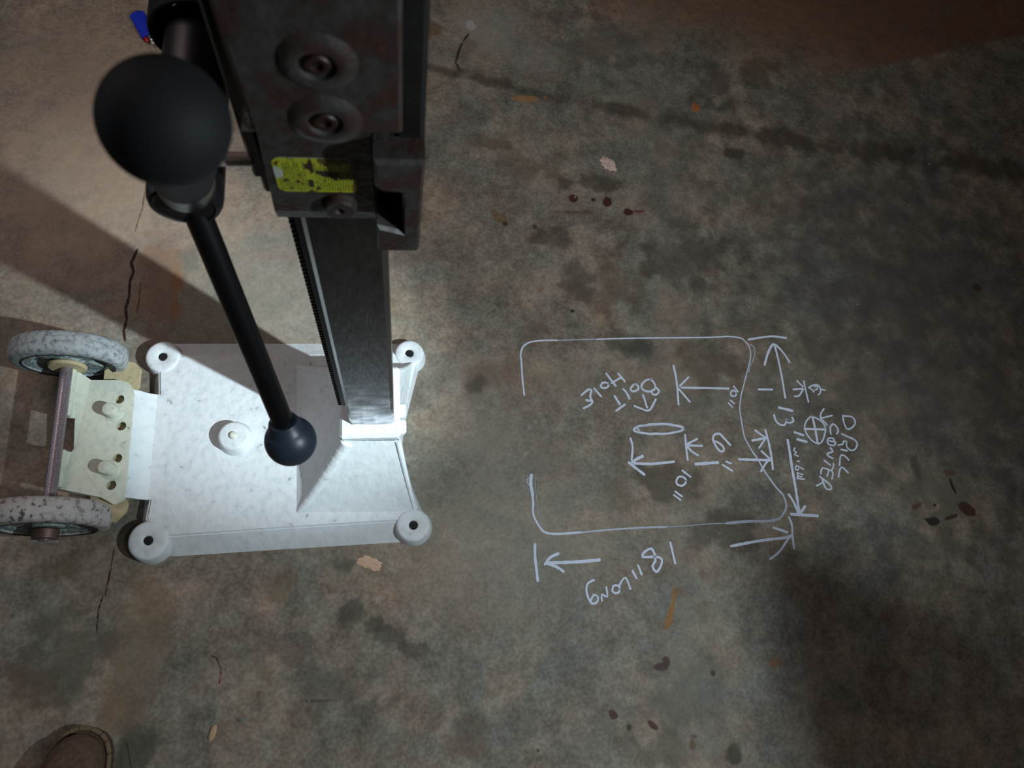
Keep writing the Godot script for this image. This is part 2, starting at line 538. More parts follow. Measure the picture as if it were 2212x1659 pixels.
func floor_stains_and_tones() -> void:
	stain_tone(0.933, -0.639, 0.6480, 0.6854, -0.06, Color(0.314, 0.294, 0.271), 0.88, 0.3, 0.5)
	stain_tone(0.162, -0.178, 0.2572, 0.2115, -0.02, Color(0.620, 0.580, 0.525), 0.5, 0.4, 0.7)
	stain_tone(0.123, -0.332, 0.1109, 0.1095, -0.03, Color(0.620, 0.580, 0.525), 0.4, 0.4, 0.7)
	stain_tone(-0.243, -0.592, 0.2638, 0.2186, -0.06, Color(0.573, 0.533, 0.478), 0.55, 0.3, 0.8)
	stain_tone(-0.546, -0.819, 0.3371, 0.3561, -0.09, Color(0.729, 0.627, 0.541), 0.75, 0.3, 0.8)  # pale dusty tone, raised in place of weaker fill light
	stain_tone(-0.678, -1.038, 0.1618, 0.1336, -0.12, Color(0.588, 0.510, 0.424), 0.4, 0.4, 0.8)
	stain_tone(-0.388, 0.013, 0.0555, 0.1570, 0.10, Color(0.478, 0.396, 0.298), 0.5, 0.3, 1.2)
	stain_tone(-0.437, -0.580, 0.0449, 0.1266, -0.06, Color(0.502, 0.384, 0.306), 0.55, 0.4, 1.2)
	stain_tone(-0.409, -0.564, 0.0097, 0.0681, -0.06, Color(0.569, 0.384, 0.243), 0.55, 0.5, 1.2)
	stain_tone(-0.391, -0.636, 0.0229, 0.0355, -0.07, Color(0.412, 0.408, 0.369), 0.5, 0.6, 1.0)
	stain_tone(-0.272, -0.573, 0.0308, 0.0519, -0.06, Color(0.502, 0.486, 0.431), 0.4, 0.6, 1.0)
	stain_tone(-0.477, 0.013, 0.0824, 0.0689, 0.00, Color(0.329, 0.322, 0.282), 0.55, 0.5, 1.0)
	stain_tone(-0.526, 0.050, 0.0432, 0.0370, 0.01, Color(0.384, 0.306, 0.235), 0.45, 0.5, 1.0)
	stain_tone(-0.512, -0.111, 0.0389, 0.0271, -0.01, Color(0.361, 0.306, 0.216), 0.45, 0.6, 1.0)
	stain_tone(-0.074, -0.054, 0.0351, 0.0305, -0.01, Color(0.259, 0.239, 0.212), 0.55, 0.6, 1.0)
	stain_tone(-0.023, -0.013, 0.0421, 0.0253, -0.00, Color(0.267, 0.247, 0.220), 0.5, 0.6, 1.0)
	stain_tone(-0.052, -0.033, 0.0210, 0.0202, -0.00, Color(0.235, 0.220, 0.192), 0.5, 0.6, 1.0)
	stain_tone(-0.104, -0.123, 0.0284, 0.0155, -0.01, Color(0.259, 0.259, 0.235), 0.5, 0.5, 1.0)
	stain_tone(0.013, -0.000, 0.0281, 0.0200, -0.00, Color(0.267, 0.247, 0.224), 0.5, 0.6, 1.0)
	streak([Vector2(-0.150, 0.074), Vector2(-0.073, 0.073)], 0.0033, Color(0.227, 0.216, 0.196), 0.5, 0.6, 1)
	stain_tone(-0.200, 0.032, 0.0300, 0.0192, 0.00, Color(0.439, 0.384, 0.306), 0.45, 0.6, 1.0)
	stain_tone(-0.065, -0.003, 0.0124, 0.0119, -0.00, Color(0.451, 0.431, 0.361), 0.6, 0.6, 1.0)
	stain_tone(-0.194, -0.080, 0.0178, 0.0421, 0.62, Color(0.439, 0.373, 0.282), 0.5, 0.5, 1)
	stain_tone(-0.100, 0.065, 0.0950, 0.0379, 0.01, Color(0.306, 0.282, 0.259), 0.3, 0.7, 1.0)
	stain_tone(0.093, 0.130, 0.0623, 0.0372, 0.01, Color(0.392, 0.322, 0.275), 0.45, 0.6, 1.0)
	stain_tone(-0.159, -0.000, 0.0681, 0.0326, -0.00, Color(0.329, 0.298, 0.275), 0.35, 0.7, 1.0)
	stain_tone(0.122, -1.204, 0.1070, 0.0879, -0.13, Color(0.588, 0.561, 0.518), 0.6, 0.5, 1.0)
	stain_tone(0.218, -1.139, 0.0876, 0.0578, -0.12, Color(0.549, 0.522, 0.486), 0.55, 0.5, 1.0)
	stain_tone(0.356, -1.197, 0.1217, 0.0951, -0.12, Color(0.337, 0.329, 0.306), 0.4, 0.6, 1.0)
	stain_tone(0.081, -1.209, 0.0096, 0.0166, -0.13, Color(0.686, 0.667, 0.643), 0.8, 0.9, 1.5)
	stain_tone(0.076, -1.151, 0.0208, 0.0324, -0.12, Color(0.439, 0.384, 0.322), 0.5, 0.5, 1.0)
	streak([Vector2(0.077, -1.181), Vector2(0.066, -1.162), Vector2(0.058, -1.135), Vector2(0.053, -1.108), Vector2(0.061, -1.090)], 0.0028, Color(0.173, 0.149, 0.129), 0.75, 0.3, 1.5)
	stain_tone(0.022, -1.086, 0.0756, 0.0181, 0.17, Color(0.227, 0.192, 0.157), 0.5, 0.3, 0.8)  # soft darker band across the far floor, down to the last of its colour
	stain_tone(0.119, -1.070, 0.1042, 0.0204, 0.20, Color(0.227, 0.192, 0.157), 0.5, 0.3, 0.8)
	stain_tone(0.241, -1.046, 0.1155, 0.0194, 0.16, Color(0.227, 0.192, 0.157), 0.5, 0.3, 0.8)
	stain_tone(0.397, -1.028, 0.1236, 0.0231, 0.20, Color(0.227, 0.192, 0.157), 0.5, 0.3, 0.8)
	stain_tone(0.561, -1.009, 0.1365, 0.0280, 0.15, Color(0.227, 0.192, 0.157), 0.5, 0.3, 0.8)
	stain_tone(0.744, -0.992, 0.1686, 0.0308, 0.12, Color(0.227, 0.192, 0.157), 0.5, 0.3, 0.8)
	stain_tone(0.942, -0.978, 0.1798, 0.0360, 0.06, Color(0.227, 0.192, 0.157), 0.5, 0.3, 0.8)
	stain_tone(1.177, -0.967, 0.2168, 0.0420, 0.06, Color(0.227, 0.192, 0.157), 0.5, 0.3, 0.8)
	stain_tone(0.000, -1.189, 0.0282, 0.0695, -0.13, Color(0.376, 0.282, 0.188), 0.5, 0.6, 1.0)
	stain_tone(0.143, -0.925, 0.0639, 0.0148, -0.10, Color(0.384, 0.306, 0.216), 0.4, 0.6, 1.0)
	stain_tone(0.198, -1.036, 0.0283, 0.0089, -0.11, Color(0.647, 0.463, 0.290), 0.75, 0.8, 1.5)
	stain_tone(0.233, -1.042, 0.0047, 0.0045, -0.11, Color(0.686, 0.361, 0.196), 0.8, 0.4, 2)
	stain_tone(0.548, -1.050, 0.0090, 0.0104, -0.11, Color(0.725, 0.408, 0.204), 0.8, 0.8, 1.6)
	stain_tone(0.324, -0.852, 0.0697, 0.0208, -0.09, Color(0.243, 0.204, 0.173), 0.45, 0.6, 1.0)
	stain_tone(0.252, -0.882, 0.0553, 0.0262, -0.09, Color(0.361, 0.306, 0.227), 0.4, 0.7, 1.0)
	stain_tone(0.285, -0.814, 0.0109, 0.0112, -0.08, Color(0.259, 0.133, 0.110), 0.9, 0.5, 2)
	stain_tone(0.351, -0.811, 0.0110, 0.0113, -0.08, Color(0.259, 0.133, 0.110), 0.9, 0.5, 2)
	stain_tone(0.324, -0.814, 0.0064, 0.0062, -0.08, Color(0.259, 0.133, 0.110), 0.9, 0.5, 2)
	stain_tone(0.392, -0.793, 0.0120, 0.0092, -0.08, Color(0.259, 0.133, 0.110), 0.9, 0.5, 2)
	stain_tone(0.413, -0.796, 0.0130, 0.0041, -0.08, Color(0.361, 0.165, 0.149), 0.7, 0.5, 2)
	stain_tone(0.286, -0.784, 0.0453, 0.0050, -0.08, Color(0.314, 0.204, 0.180), 0.4, 0.6, 1.0)
	stain_tone(0.135, -0.768, 0.0197, 0.0096, 0.81, Color(0.439, 0.322, 0.196), 0.6, 0.8, 1.2)
	stain_tone(0.154, -0.748, 0.0052, 0.0049, -0.08, Color(0.235, 0.165, 0.110), 0.7, 0.5, 2)
	stain_tone(0.209, -0.747, 0.0053, 0.0059, -0.08, Color(0.235, 0.180, 0.149), 0.7, 0.5, 2)
	stain_tone(0.240, -0.724, 0.0488, 0.0292, -0.08, Color(0.259, 0.212, 0.180), 0.4, 0.6, 1.0)
	stain_tone(0.295, -0.646, 0.0528, 0.0470, -0.07, Color(0.275, 0.275, 0.251), 0.4, 0.6, 1.0)
	stain_tone(0.217, -0.615, 0.0120, 0.0121, -0.06, Color(0.502, 0.416, 0.314), 0.6, 0.6, 1.0)
	stain_tone(0.277, -0.578, 0.0043, 0.0037, -0.06, Color(0.165, 0.133, 0.102), 0.8, 0.4, 2)
	stain_tone(0.297, -0.577, 0.0121, 0.0055, -0.06, Color(0.471, 0.408, 0.314), 0.5, 0.6, 1.0)
	stain_tone(0.360, -0.632, 0.0981, 0.0655, -0.06, Color(0.376, 0.298, 0.235), 0.4, 0.7, 1.0)
	stain_tone(0.203, -0.535, 0.0252, 0.0311, -0.06, Color(0.439, 0.376, 0.314), 0.5, 0.7, 1.0)
	stain_tone(0.121, -0.448, 0.0609, 0.0421, -0.05, Color(0.424, 0.349, 0.298), 0.4, 0.6, 1.0)
	stain_tone(0.105, -0.430, 0.0281, 0.0185, -0.05, Color(0.251, 0.235, 0.204), 0.5, 0.6, 1.0)
	stain_tone(0.213, -0.295, 0.0556, 0.0355, -0.03, Color(0.314, 0.318, 0.306), 0.2, 0.6, 1.0)
	stain_tone(0.498, -0.699, 0.1117, 0.0780, -0.07, Color(0.259, 0.224, 0.196), 0.35, 0.7, 1.0)
	stain_tone(0.188, -0.866, 0.0819, 0.0412, -0.09, Color(0.408, 0.353, 0.298), 0.35, 0.7, 1.0)
	stain_tone(0.526, -0.484, 0.0799, 0.0622, -0.05, Color(0.345, 0.282, 0.212), 0.4, 0.7, 1.0)
	stain_tone(0.433, -0.269, 0.0744, 0.0477, -0.03, Color(0.227, 0.204, 0.180), 0.45, 0.7, 1.0)
	stain_tone(0.359, -0.251, 0.0485, 0.0314, -0.03, Color(0.408, 0.361, 0.282), 0.35, 0.7, 1.0)
	stain_tone(0.524, -0.185, 0.0908, 0.0462, -0.02, Color(0.235, 0.204, 0.173), 0.4, 0.7, 1.0)
	stain_tone(0.372, -0.522, 0.0607, 0.0358, -0.05, Color(0.243, 0.235, 0.212), 0.4, 0.6, 1.0)
	stain_tone(0.389, -0.504, 0.0346, 0.0268, -0.05, Color(0.227, 0.224, 0.204), 0.4, 0.6, 1.0)
	streak([Vector2(0.435, -0.093), Vector2(0.431, -0.071), Vector2(0.424, -0.049), Vector2(0.419, -0.034)], 0.0055, Color(0.596, 0.384, 0.180), 0.75, 0.6, 1.2)
	stain_tone(0.444, -0.089, 0.0142, 0.0088, -0.01, Color(0.431, 0.306, 0.216), 0.4, 0.6, 1.0)
	stain_tone(0.404, 0.028, 0.0121, 0.0062, 0.00, Color(0.282, 0.157, 0.149), 0.92, 0.5, 2.2)
	stain_tone(0.413, 0.021, 0.0061, 0.0083, 0.00, Color(0.282, 0.157, 0.149), 0.92, 0.5, 2.2)
	stain_tone(0.324, 0.097, 0.0088, 0.0078, 0.01, Color(0.282, 0.173, 0.165), 0.9, 0.6, 2)
	stain_tone(0.385, 0.113, 0.0103, 0.0056, 0.67, Color(0.298, 0.180, 0.165), 0.9, 0.6, 2)
	stain_tone(0.347, 0.115, 0.0036, 0.0045, 0.01, Color(0.196, 0.173, 0.141), 0.8, 0.4, 2)
	stain_tone(0.488, 0.038, 0.0046, 0.0048, 0.00, Color(0.180, 0.157, 0.118), 0.85, 0.4, 2)
	stain_tone(0.446, 0.140, 0.0067, 0.0117, 0.01, Color(0.384, 0.243, 0.141), 0.6, 0.6, 1.2)
	stain_tone(0.206, 0.145, 0.0028, 0.0025, 0.02, Color(0.227, 0.157, 0.110), 0.8, 0.3, 2)
	stain_tone(0.440, 0.069, 0.0758, 0.0597, 0.01, Color(0.361, 0.361, 0.329), 0.45, 0.6, 1.0)
	stain_tone(0.390, 0.147, 0.0661, 0.0318, 0.02, Color(0.329, 0.314, 0.275), 0.4, 0.6, 1.0)
	stain_tone(0.946, -0.258, 0.0453, 0.0439, -0.02, Color(0.424, 0.400, 0.353), 0.7, 0.7, 1.5)
	stain_tone(0.940, -0.227, 0.0233, 0.0117, -0.02, Color(0.431, 0.408, 0.345), 0.6, 0.6, 1.5)
	stain_tone(0.988, -0.233, 0.0163, 0.0112, 0.42, Color(0.259, 0.149, 0.125), 0.85, 0.6, 2)
	stain_tone(0.913, -0.211, 0.0142, 0.0083, -0.02, Color(0.157, 0.133, 0.118), 0.85, 0.6, 2)
	stain_tone(0.951, -0.219, 0.0171, 0.0039, -0.32, Color(0.204, 0.141, 0.110), 0.7, 0.5, 2)
	stain_tone(0.924, -0.240, 0.0045, 0.0034, -0.02, Color(0.235, 0.133, 0.102), 0.85, 0.3, 2)
	stain_tone(0.888, -0.237, 0.0133, 0.0046, -0.47, Color(0.337, 0.204, 0.141), 0.6, 0.6, 1.5)
	stain_tone(0.961, -0.299, 0.0202, 0.0061, -0.03, Color(0.376, 0.235, 0.180), 0.5, 0.6, 1.0)
	streak([Vector2(0.963, -0.287), Vector2(0.964, -0.277), Vector2(0.969, -0.264)], 0.0027, Color(0.133, 0.118, 0.106), 0.8, 0.3, 2)
	stain_tone(0.898, -0.312, 0.0163, 0.0242, -0.03, Color(0.267, 0.227, 0.204), 0.55, 0.5, 1.0)
	stain_tone(0.891, -0.160, 0.1147, 0.0478, -0.02, Color(0.345, 0.337, 0.298), 0.4, 0.7, 1.0)
	stain_tone(0.595, 0.023, 0.0118, 0.0070, 0.00, Color(0.541, 0.353, 0.227), 0.65, 0.7, 1.0)
	stain_tone(0.515, 0.152, 0.0150, 0.0194, 0.02, Color(0.204, 0.192, 0.149), 0.6, 0.6, 1.2)
	stain_tone(0.450, 0.128, 0.0104, 0.0065, 0.01, Color(0.259, 0.204, 0.157), 0.6, 0.6, 1.0)
	stain_tone(1.099, -0.679, 0.0092, 0.0074, -0.06, Color(0.243, 0.157, 0.133), 0.7, 0.5, 2)
	stain_tone(0.625, -0.949, 0.0300, 0.0157, -0.09, Color(0.227, 0.180, 0.157), 0.5, 0.6, 1.0)
	stain_tone(0.698, -1.166, 0.0638, 0.0489, -0.12, Color(0.345, 0.282, 0.220), 0.45, 0.6, 1.0)
	stain_tone(0.591, -1.117, 0.0620, 0.0709, -0.11, Color(0.275, 0.251, 0.235), 0.4, 0.6, 1.0)
	stain_tone(-0.368, 0.138, 0.0373, 0.0344, 0.02, Color(0.251, 0.267, 0.227), 0.6, 0.4, 1.2)
	streak([Vector2(-0.381, 0.127), Vector2(-0.376, 0.141), Vector2(-0.370, 0.159)], 0.0009, Color(0.141, 0.133, 0.102), 0.7, 0.3, 2)
	streak([Vector2(-0.484, -0.646), Vector2(-0.489, -0.622), Vector2(-0.483, -0.605), Vector2(-0.486, -0.585), Vector2(-0.483, -0.560), Vector2(-0.485, -0.536), Vector2(-0.480, -0.517), Vector2(-0.482, -0.496), Vector2(-0.477, -0.479)], 0.0026, Color(0.149, 0.078, 0.067), 0.95, 0.25, 3)
	streak([Vector2(-0.488, -0.759), Vector2(-0.487, -0.729), Vector2(-0.490, -0.707), Vector2(-0.492, -0.685)], 0.0011, Color(0.337, 0.282, 0.227), 0.7, 0.2, 3)
	streak([Vector2(-0.469, -0.587), Vector2(-0.466, -0.552), Vector2(-0.467, -0.533)], 0.0012, Color(0.259, 0.165, 0.133), 0.6, 0.3, 2)
	streak([Vector2(-0.440, -0.144), Vector2(-0.441, -0.115), Vector2(-0.442, -0.077)], 0.0011, Color(0.149, 0.078, 0.067), 0.85, 0.25, 3)
	streak([Vector2(-0.446, -0.070), Vector2(-0.448, -0.052), Vector2(-0.446, -0.024)], 0.0010, Color(0.149, 0.078, 0.067), 0.85, 0.25, 3)
	streak([Vector2(-0.447, -0.019), Vector2(-0.442, 0.013), Vector2(-0.441, 0.044), Vector2(-0.440, 0.069), Vector2(-0.438, 0.099)], 0.0007, Color(0.533, 0.478, 0.408), 0.45, 0.2, 2)
	streak([Vector2(-0.280, 0.011), Vector2(-0.273, 0.014), Vector2(-0.268, 0.023), Vector2(-0.264, 0.030)], 0.0010, Color(0.149, 0.078, 0.067), 0.8, 0.3, 3)
	streak([Vector2(-0.264, 0.030), Vector2(-0.264, 0.040), Vector2(-0.265, 0.049)], 0.0017, Color(0.439, 0.157, 0.102), 0.85, 0.4, 2.5)
	streak([Vector2(0.293, -0.576), Vector2(0.298, -0.554), Vector2(0.295, -0.526)], 0.0010, Color(0.463, 0.408, 0.376), 0.4, 0.3, 2)

# far right area in warm light alone, its straight edge painted into the floor
func warm_light_corner() -> void:
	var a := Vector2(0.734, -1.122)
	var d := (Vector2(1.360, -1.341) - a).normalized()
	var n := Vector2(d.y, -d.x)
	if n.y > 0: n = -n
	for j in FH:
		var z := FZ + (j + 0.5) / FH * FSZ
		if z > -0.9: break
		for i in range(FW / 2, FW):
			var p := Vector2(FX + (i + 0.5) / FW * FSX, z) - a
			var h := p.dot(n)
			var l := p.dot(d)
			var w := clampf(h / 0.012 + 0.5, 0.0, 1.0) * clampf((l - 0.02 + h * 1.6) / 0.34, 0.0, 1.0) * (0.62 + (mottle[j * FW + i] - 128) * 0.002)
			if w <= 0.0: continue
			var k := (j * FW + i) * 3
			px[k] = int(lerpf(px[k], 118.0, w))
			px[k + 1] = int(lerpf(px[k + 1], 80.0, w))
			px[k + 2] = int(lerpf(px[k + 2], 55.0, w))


func floor_and_walls() -> void:
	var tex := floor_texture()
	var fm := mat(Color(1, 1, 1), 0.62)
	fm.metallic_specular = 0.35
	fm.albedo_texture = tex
	fm.texture_repeat = true
	fm.normal_enabled = true
	fm.normal_texture = noise_tex(91, 0.05, 5, [], 1024, true, 2.0)
	fm.normal_scale = 0.35
	var s := brush()
	var lo := Vector2(-2.6, -2.9)
	var hi := Vector2(3.0, 2.0)
	var q: Array[Vector3] = [Vector3(lo.x, 0, hi.y), Vector3(hi.x, 0, hi.y), Vector3(hi.x, 0, lo.y), Vector3(lo.x, 0, lo.y)]
	for ix: int in [0, 2, 1, 0, 3, 2]:
		s.set_normal(Vector3.UP)
		s.set_tangent(Plane(1, 0, 0, 1))
		s.set_uv(Vector2((q[ix].x - FX) / FSX, (q[ix].z - FZ) / FSZ))
		s.add_vertex(q[ix])
	var dn := Vector3(0, -0.15, 0)
	s.set_tangent(Plane(1, 0, 0, 1))
	quad(s, q[3] + dn, q[2] + dn, q[1] + dn, q[0] + dn)
	for k in 4: quad(s, q[k] + dn, q[(k + 1) % 4] + dn, q[(k + 1) % 4], q[k])
	var f := MeshInstance3D.new()
	f.name = "floor"
	f.mesh = s.commit()
	f.material_override = fm
	add_child(f)
	tag(f, "worn brown-grey concrete floor with stains and a long crack", "floor", "", "structure")
	var wm := mat(Color(0.45, 0.41, 0.36), 0.9)
	for w in [["wall_left", Vector3(-2.7, 0, -2.9), Vector3(-2.6, 2.7, 2.0)], ["wall_right", Vector3(3.0, 0, -2.9), Vector3(3.1, 2.7, 2.0)], ["wall_back", Vector3(-2.7, 0, -3.0), Vector3(3.1, 2.7, -2.9)], ["wall_front", Vector3(-2.7, 0, 2.0), Vector3(3.1, 2.7, 2.1)], ["ceiling", Vector3(-2.7, 2.7, -3.0), Vector3(3.1, 2.8, 2.1)]]:
		var t := brush()
		box(t, w[1], w[2], 0.002)
		var o := part(w[0], t, wm, self)
		tag(o, "plain workshop " + ("ceiling" if w[0] == "ceiling" else "wall out of the frame"), "ceiling" if w[0] == "ceiling" else "wall", "", "structure")

func chalk_drawing() -> void:
	var c: Node3D
	var s: SurfaceTool
	c = chalk("chalk_outline", "thin chalk outline of the drill base, a large rounded shape with a wavy right edge", "chalk outline")
	s = brush()
	stroke(s, "188,-414 185,-442 183,-476 182,-489 186,-503 195,-511 207,-515 228,-518 248,-519", 1.5, 1.0)
	part("corner_line", s, chalk_mat, c)
	s = brush()
	stroke(s, "248,-519 283,-522 330,-526 381,-530", 0.9, 0.75)
	stroke(s, "321,-525 355,-528 407,-532 486,-537 531,-540 571,-544 593,-542 598,-539", 1.3, 1.0)
	part("edge_line", s, chalk_mat, c)
	s = brush()
	stroke(s, "597,-540 607,-528 609,-513 606,-497 600,-480 595,-466 589,-449 583,-432 579,-415 577,-402 578,-384 579,-368 581,-352 586,-340 593,-326", 1.1, 0.9)
	stroke(s, "593,-326 602,-312 609,-296 620,-278 630,-263 640,-252", 1.5, 0.9)
	stroke(s, "640,-252 643,-242 644,-231 638,-220 630,-211 619,-207", 1.8, 0.7)
	stroke(s, "610,-531 618,-522 613,-501 605,-486 602,-476", 0.8, 0.7)
	part("wavy_line", s, chalk_mat, c)
	s = brush()
	stroke(s, "630,-211 619,-207 602,-205 572,-204 534,-200", 2.3, 0.6)
	stroke(s, "534,-200 497,-198 460,-194 428,-192", 0.8, 0.55)
	stroke(s, "428,-192 373,-189 327,-185 280,-180", 1.4, 0.75)
	part("edge_line", s, chalk_mat, c)
	s = brush()
	stroke(s, "280,-180 245,-177 224,-178 214,-185 203,-204 201,-217 202,-224 200,-243", 1.8, 1.0)
	stroke(s, "201,-240 198,-259 199,-273", 2.6, 1.0)
	stroke(s, "205,-274 207,-240 210,-209 216,-188", 0.4, 0.7)
	stroke(s, "195,-256 191,-263 193,-267 198,-271", 0.7, 0.85)
	part("corner_line", s, chalk_mat, c)
	c = chalk("chalk_lettering", "chalk words BOLT HOLE written upside down inside the outline, above the oval", "chalk writing")
	s = brush()
	stroke(s, "417,-453 409,-452 399,-443 399,-434 408,-430 416,-431 424,-438 420,-449 415,-453", 1.9, 1.0)
	stroke(s, "416,-431 418,-425 425,-425 430,-432 424,-438", 1.9, 1.0)
	part("letter_b", s, chalk_mat, c)
	s = brush()
	stroke(s, "386,-444 378,-434 381,-429 391,-432 392,-439 386,-444", 1.9, 1.0)
	part("letter_o", s, chalk_mat, c)
	s = brush()
	stroke(s, "365,-432 370,-426 375,-415", 1.9, 1.0)
	part("letter_l", s, chalk_mat, c)
	s = brush()
	stroke(s, "348,-419 357,-404", 1.9, 1.0)
	stroke(s, "350,-392 366,-404", 1.9, 1.0)
	part("letter_t", s, chalk_mat, c)
	s = brush()
	stroke(s, "335,-460 343,-449 351,-438", 1.9, 1.0)
	stroke(s, "357,-461 368,-447", 1.9, 1.0)
	stroke(s, "344,-443 362,-454", 1.9, 1.0)
	part("letter_h", s, chalk_mat, c)
	s = brush()
	stroke(s, "338,-440 338,-437 335,-434 332,-433 328,-433 325,-434 324,-436 325,-439 327,-442 331,-443 334,-443 337,-442 338,-440", 1.8, 1.0)
	part("letter_o", s, chalk_mat, c)
	s = brush()
	stroke(s, "312,-431 324,-417", 1.8, 1.0)
	part("letter_l", s, chalk_mat, c)
	s = brush()
	stroke(s, "289,-418 302,-429 307,-426 304,-416 308,-407 304,-401 292,-394", 1.9, 1.0)
	stroke(s, "297,-409 308,-408", 1.8, 1.0)
	part("letter_e", s, chalk_mat, c)
	c = chalk("chalk_arrow", "short chalk arrow from the word BOLT down to the narrow oval", "chalk arrow")
	s = brush()
	stroke(s, "400,-423 406,-400", 1.8, 1.0)
	part("shaft", s, chalk_mat, c)
	s = brush()
	stroke(s, "383,-402 402,-395", 1.8, 1.0)
	stroke(s, "402,-395 411,-396 423,-416", 1.8, 1.0)
	part("arrowhead", s, chalk_mat, c)
	c = chalk("chalk_oval", "narrow chalk oval marking the bolt hole in the middle of the outline", "chalk mark")
	s = brush()
	stroke(s, "470,-364 469,-362 465,-360 459,-358 450,-356 441,-354 430,-353 419,-353 409,-352 399,-353 391,-354 385,-355 381,-357 380,-359 381,-361 385,-363 391,-366 400,-367 409,-369 420,-370 431,-371 442,-371 451,-370 459,-369 465,-368 469,-366 470,-364", 1.9, 1.0)
	stroke(s, "390,-358 387,-360 385,-361 385,-363 388,-364 392,-366 398,-367 405,-368 413,-369 422,-369 431,-370 440,-370 448,-369 456,-368 461,-367 466,-366 468,-364 469,-363 467,-361 464,-360 458,-358", 1.4, 0.9)
	part("oval_line", s, chalk_mat, c)
	c = chalk("chalk_arrow", "chalk arrow pointing left at a bar, right of the word BOLT, above the oval", "chalk arrow")
	s = brush()
	stroke(s, "460,-481 463,-459 464,-433 464,-408", 1.8, 1.0)
	part("end_bar", s, chalk_mat, c)
	s = brush()
	stroke(s, "486,-460 469,-443", 1.9, 1.0)
	stroke(s, "466,-438 485,-414", 1.8, 1.0)
	part("arrowhead", s, chalk_mat, c)
	s = brush()
	stroke(s, "472,-440 513,-441 560,-442", 1.9, 1.0)
	part("shaft", s, chalk_mat, c)
	c = chalk("chalk_numerals", 'tiny chalk 10" squeezed against the wavy line of the outline', "chalk writing")
	s = brush()
	stroke(s, "570,-447 577,-437", 1.4, 1.0)
	part("numeral_one", s, chalk_mat, c)
	s = brush()
	stroke(s, "573,-434 573,-431 570,-428 568,-428 565,-428 563,-430 563,-433 564,-436 566,-438 569,-439 571,-438 573,-436 573,-434", 1.6, 1.0)
	part("numeral_zero", s, chalk_mat, c)
	s = brush()
	stroke(s, "561,-420 568,-414", 1.3, 1.0)
	stroke(s, "557,-415 564,-407", 1.3, 1.0)
	part("inch_mark", s, chalk_mat, c)
	c = chalk("chalk_arrow", "chalk arrow pointing left at a bar, touching the right end of the oval", "chalk arrow")
	s = brush()
	stroke(s, "472,-353 472,-334 473,-308", 1.8, 1.0)
	part("end_bar", s, chalk_mat, c)
	s = brush()
	stroke(s, "472,-335 493,-346", 1.9, 1.0)
	stroke(s, "473,-333 482,-323 492,-317", 1.9, 1.0)
	part("arrowhead", s, chalk_mat, c)
	s = brush()
	stroke(s, "472,-334 501,-334", 1.9, 1.0)
	part("shaft", s, chalk_mat, c)
	c = chalk("chalk_numerals", 'large chalk 6" inside the outline, right of the oval', "chalk writing")
	s = brush()
	stroke(s, "553,-337 541,-351 535,-357 526,-355 522,-347 527,-333 534,-325 540,-327 540,-333 534,-339 527,-343", 1.9, 1.0)
	part("numeral_six", s, chalk_mat, c)
	s = brush()
	stroke(s, "543,-307 551,-304", 1.9, 1.0)
	stroke(s, "536,-301 552,-291", 1.9, 1.0)
	part("inch_mark", s, chalk_mat, c)
	c = chalk("chalk_dash", 'thick chalk dash between the 6" and the 10" below the oval', "chalk mark")
	s = brush()
	stroke(s, "487,-301 527,-305", 2.6, 1.0)
	part("dash_line", s, chalk_mat, c)
	c = chalk("chalk_arrow", "chalk arrow pointing left at a bar under the left end of the oval", "chalk arrow")
	s = brush()
	stroke(s, "373,-343 376,-327 373,-305", 1.8, 1.0)
	part("end_bar", s, chalk_mat, c)
	s = brush()
	stroke(s, "393,-312 383,-307 374,-301", 2.5, 1.0)
	stroke(s, "368,-300 394,-280", 2.3, 1.0)
	part("arrowhead", s, chalk_mat, c)
	s = brush()
	stroke(s, "378,-299 408,-299 448,-304", 2.3, 1.0)
	part("shaft", s, chalk_mat, c)
	c = chalk("chalk_numerals", 'chalk 10" at the bottom middle of the outline, below the oval', "chalk writing")
	s = brush()
	stroke(s, "462,-289 476,-278", 1.6, 1.0)
	part("numeral_one", s, chalk_mat, c)
	s = brush()
	stroke(s, "467,-271 466,-267 464,-265 461,-263 458,-262 455,-263 452,-264 450,-267 450,-270 451,-273 453,-276 456,-278 459,-278 462,-278 465,-276 467,-274 467,-271", 1.7, 1.0)
	part("numeral_zero", s, chalk_mat, c)
	s = brush()
	stroke(s, "447,-252 458,-244", 1.6, 1.0)
	stroke(s, "444,-246 455,-238", 1.6, 1.0)
	part("inch_mark", s, chalk_mat, c)
	c = chalk("chalk_arrow", "pair of chalk arrows meeting a leaning bar where the wavy line crosses it", "chalk arrow")
	s = brush()
	stroke(s, "621,-367 624,-350 626,-331 627,-315 627,-296", 1.9, 1.0)
	part("end_bar", s, chalk_mat, c)
	s = brush()
	stroke(s, "602,-366 612,-358 621,-353", 1.6, 1.0)
	stroke(s, "606,-334 620,-352", 1.8, 1.0)
	part("arrowhead", s, chalk_mat, c)
	s = brush()
	stroke(s, "595,-347 620,-352", 2.1, 1.0)
	part("shaft", s, chalk_mat, c)
	s = brush()
	stroke(s, "610,-328 618,-320 625,-313", 1.8, 1.0)
	stroke(s, "605,-292 611,-301 621,-313", 1.9, 1.0)
	part("arrowhead", s, chalk_mat, c)
	s = brush()
	stroke(s, "567,-312 597,-312 625,-312", 2.3, 1.0)
	part("shaft", s, chalk_mat, c)
	c = chalk("chalk_arrow", "chalk arrow pointing up at a horizontal bar, at the upper right of the outline", "chalk arrow")
	s = brush()
	stroke(s, "608,-540 636,-546 657,-549 682,-547", 1.9, 1.0)
	part("end_bar", s, chalk_mat, c)
	s = brush()
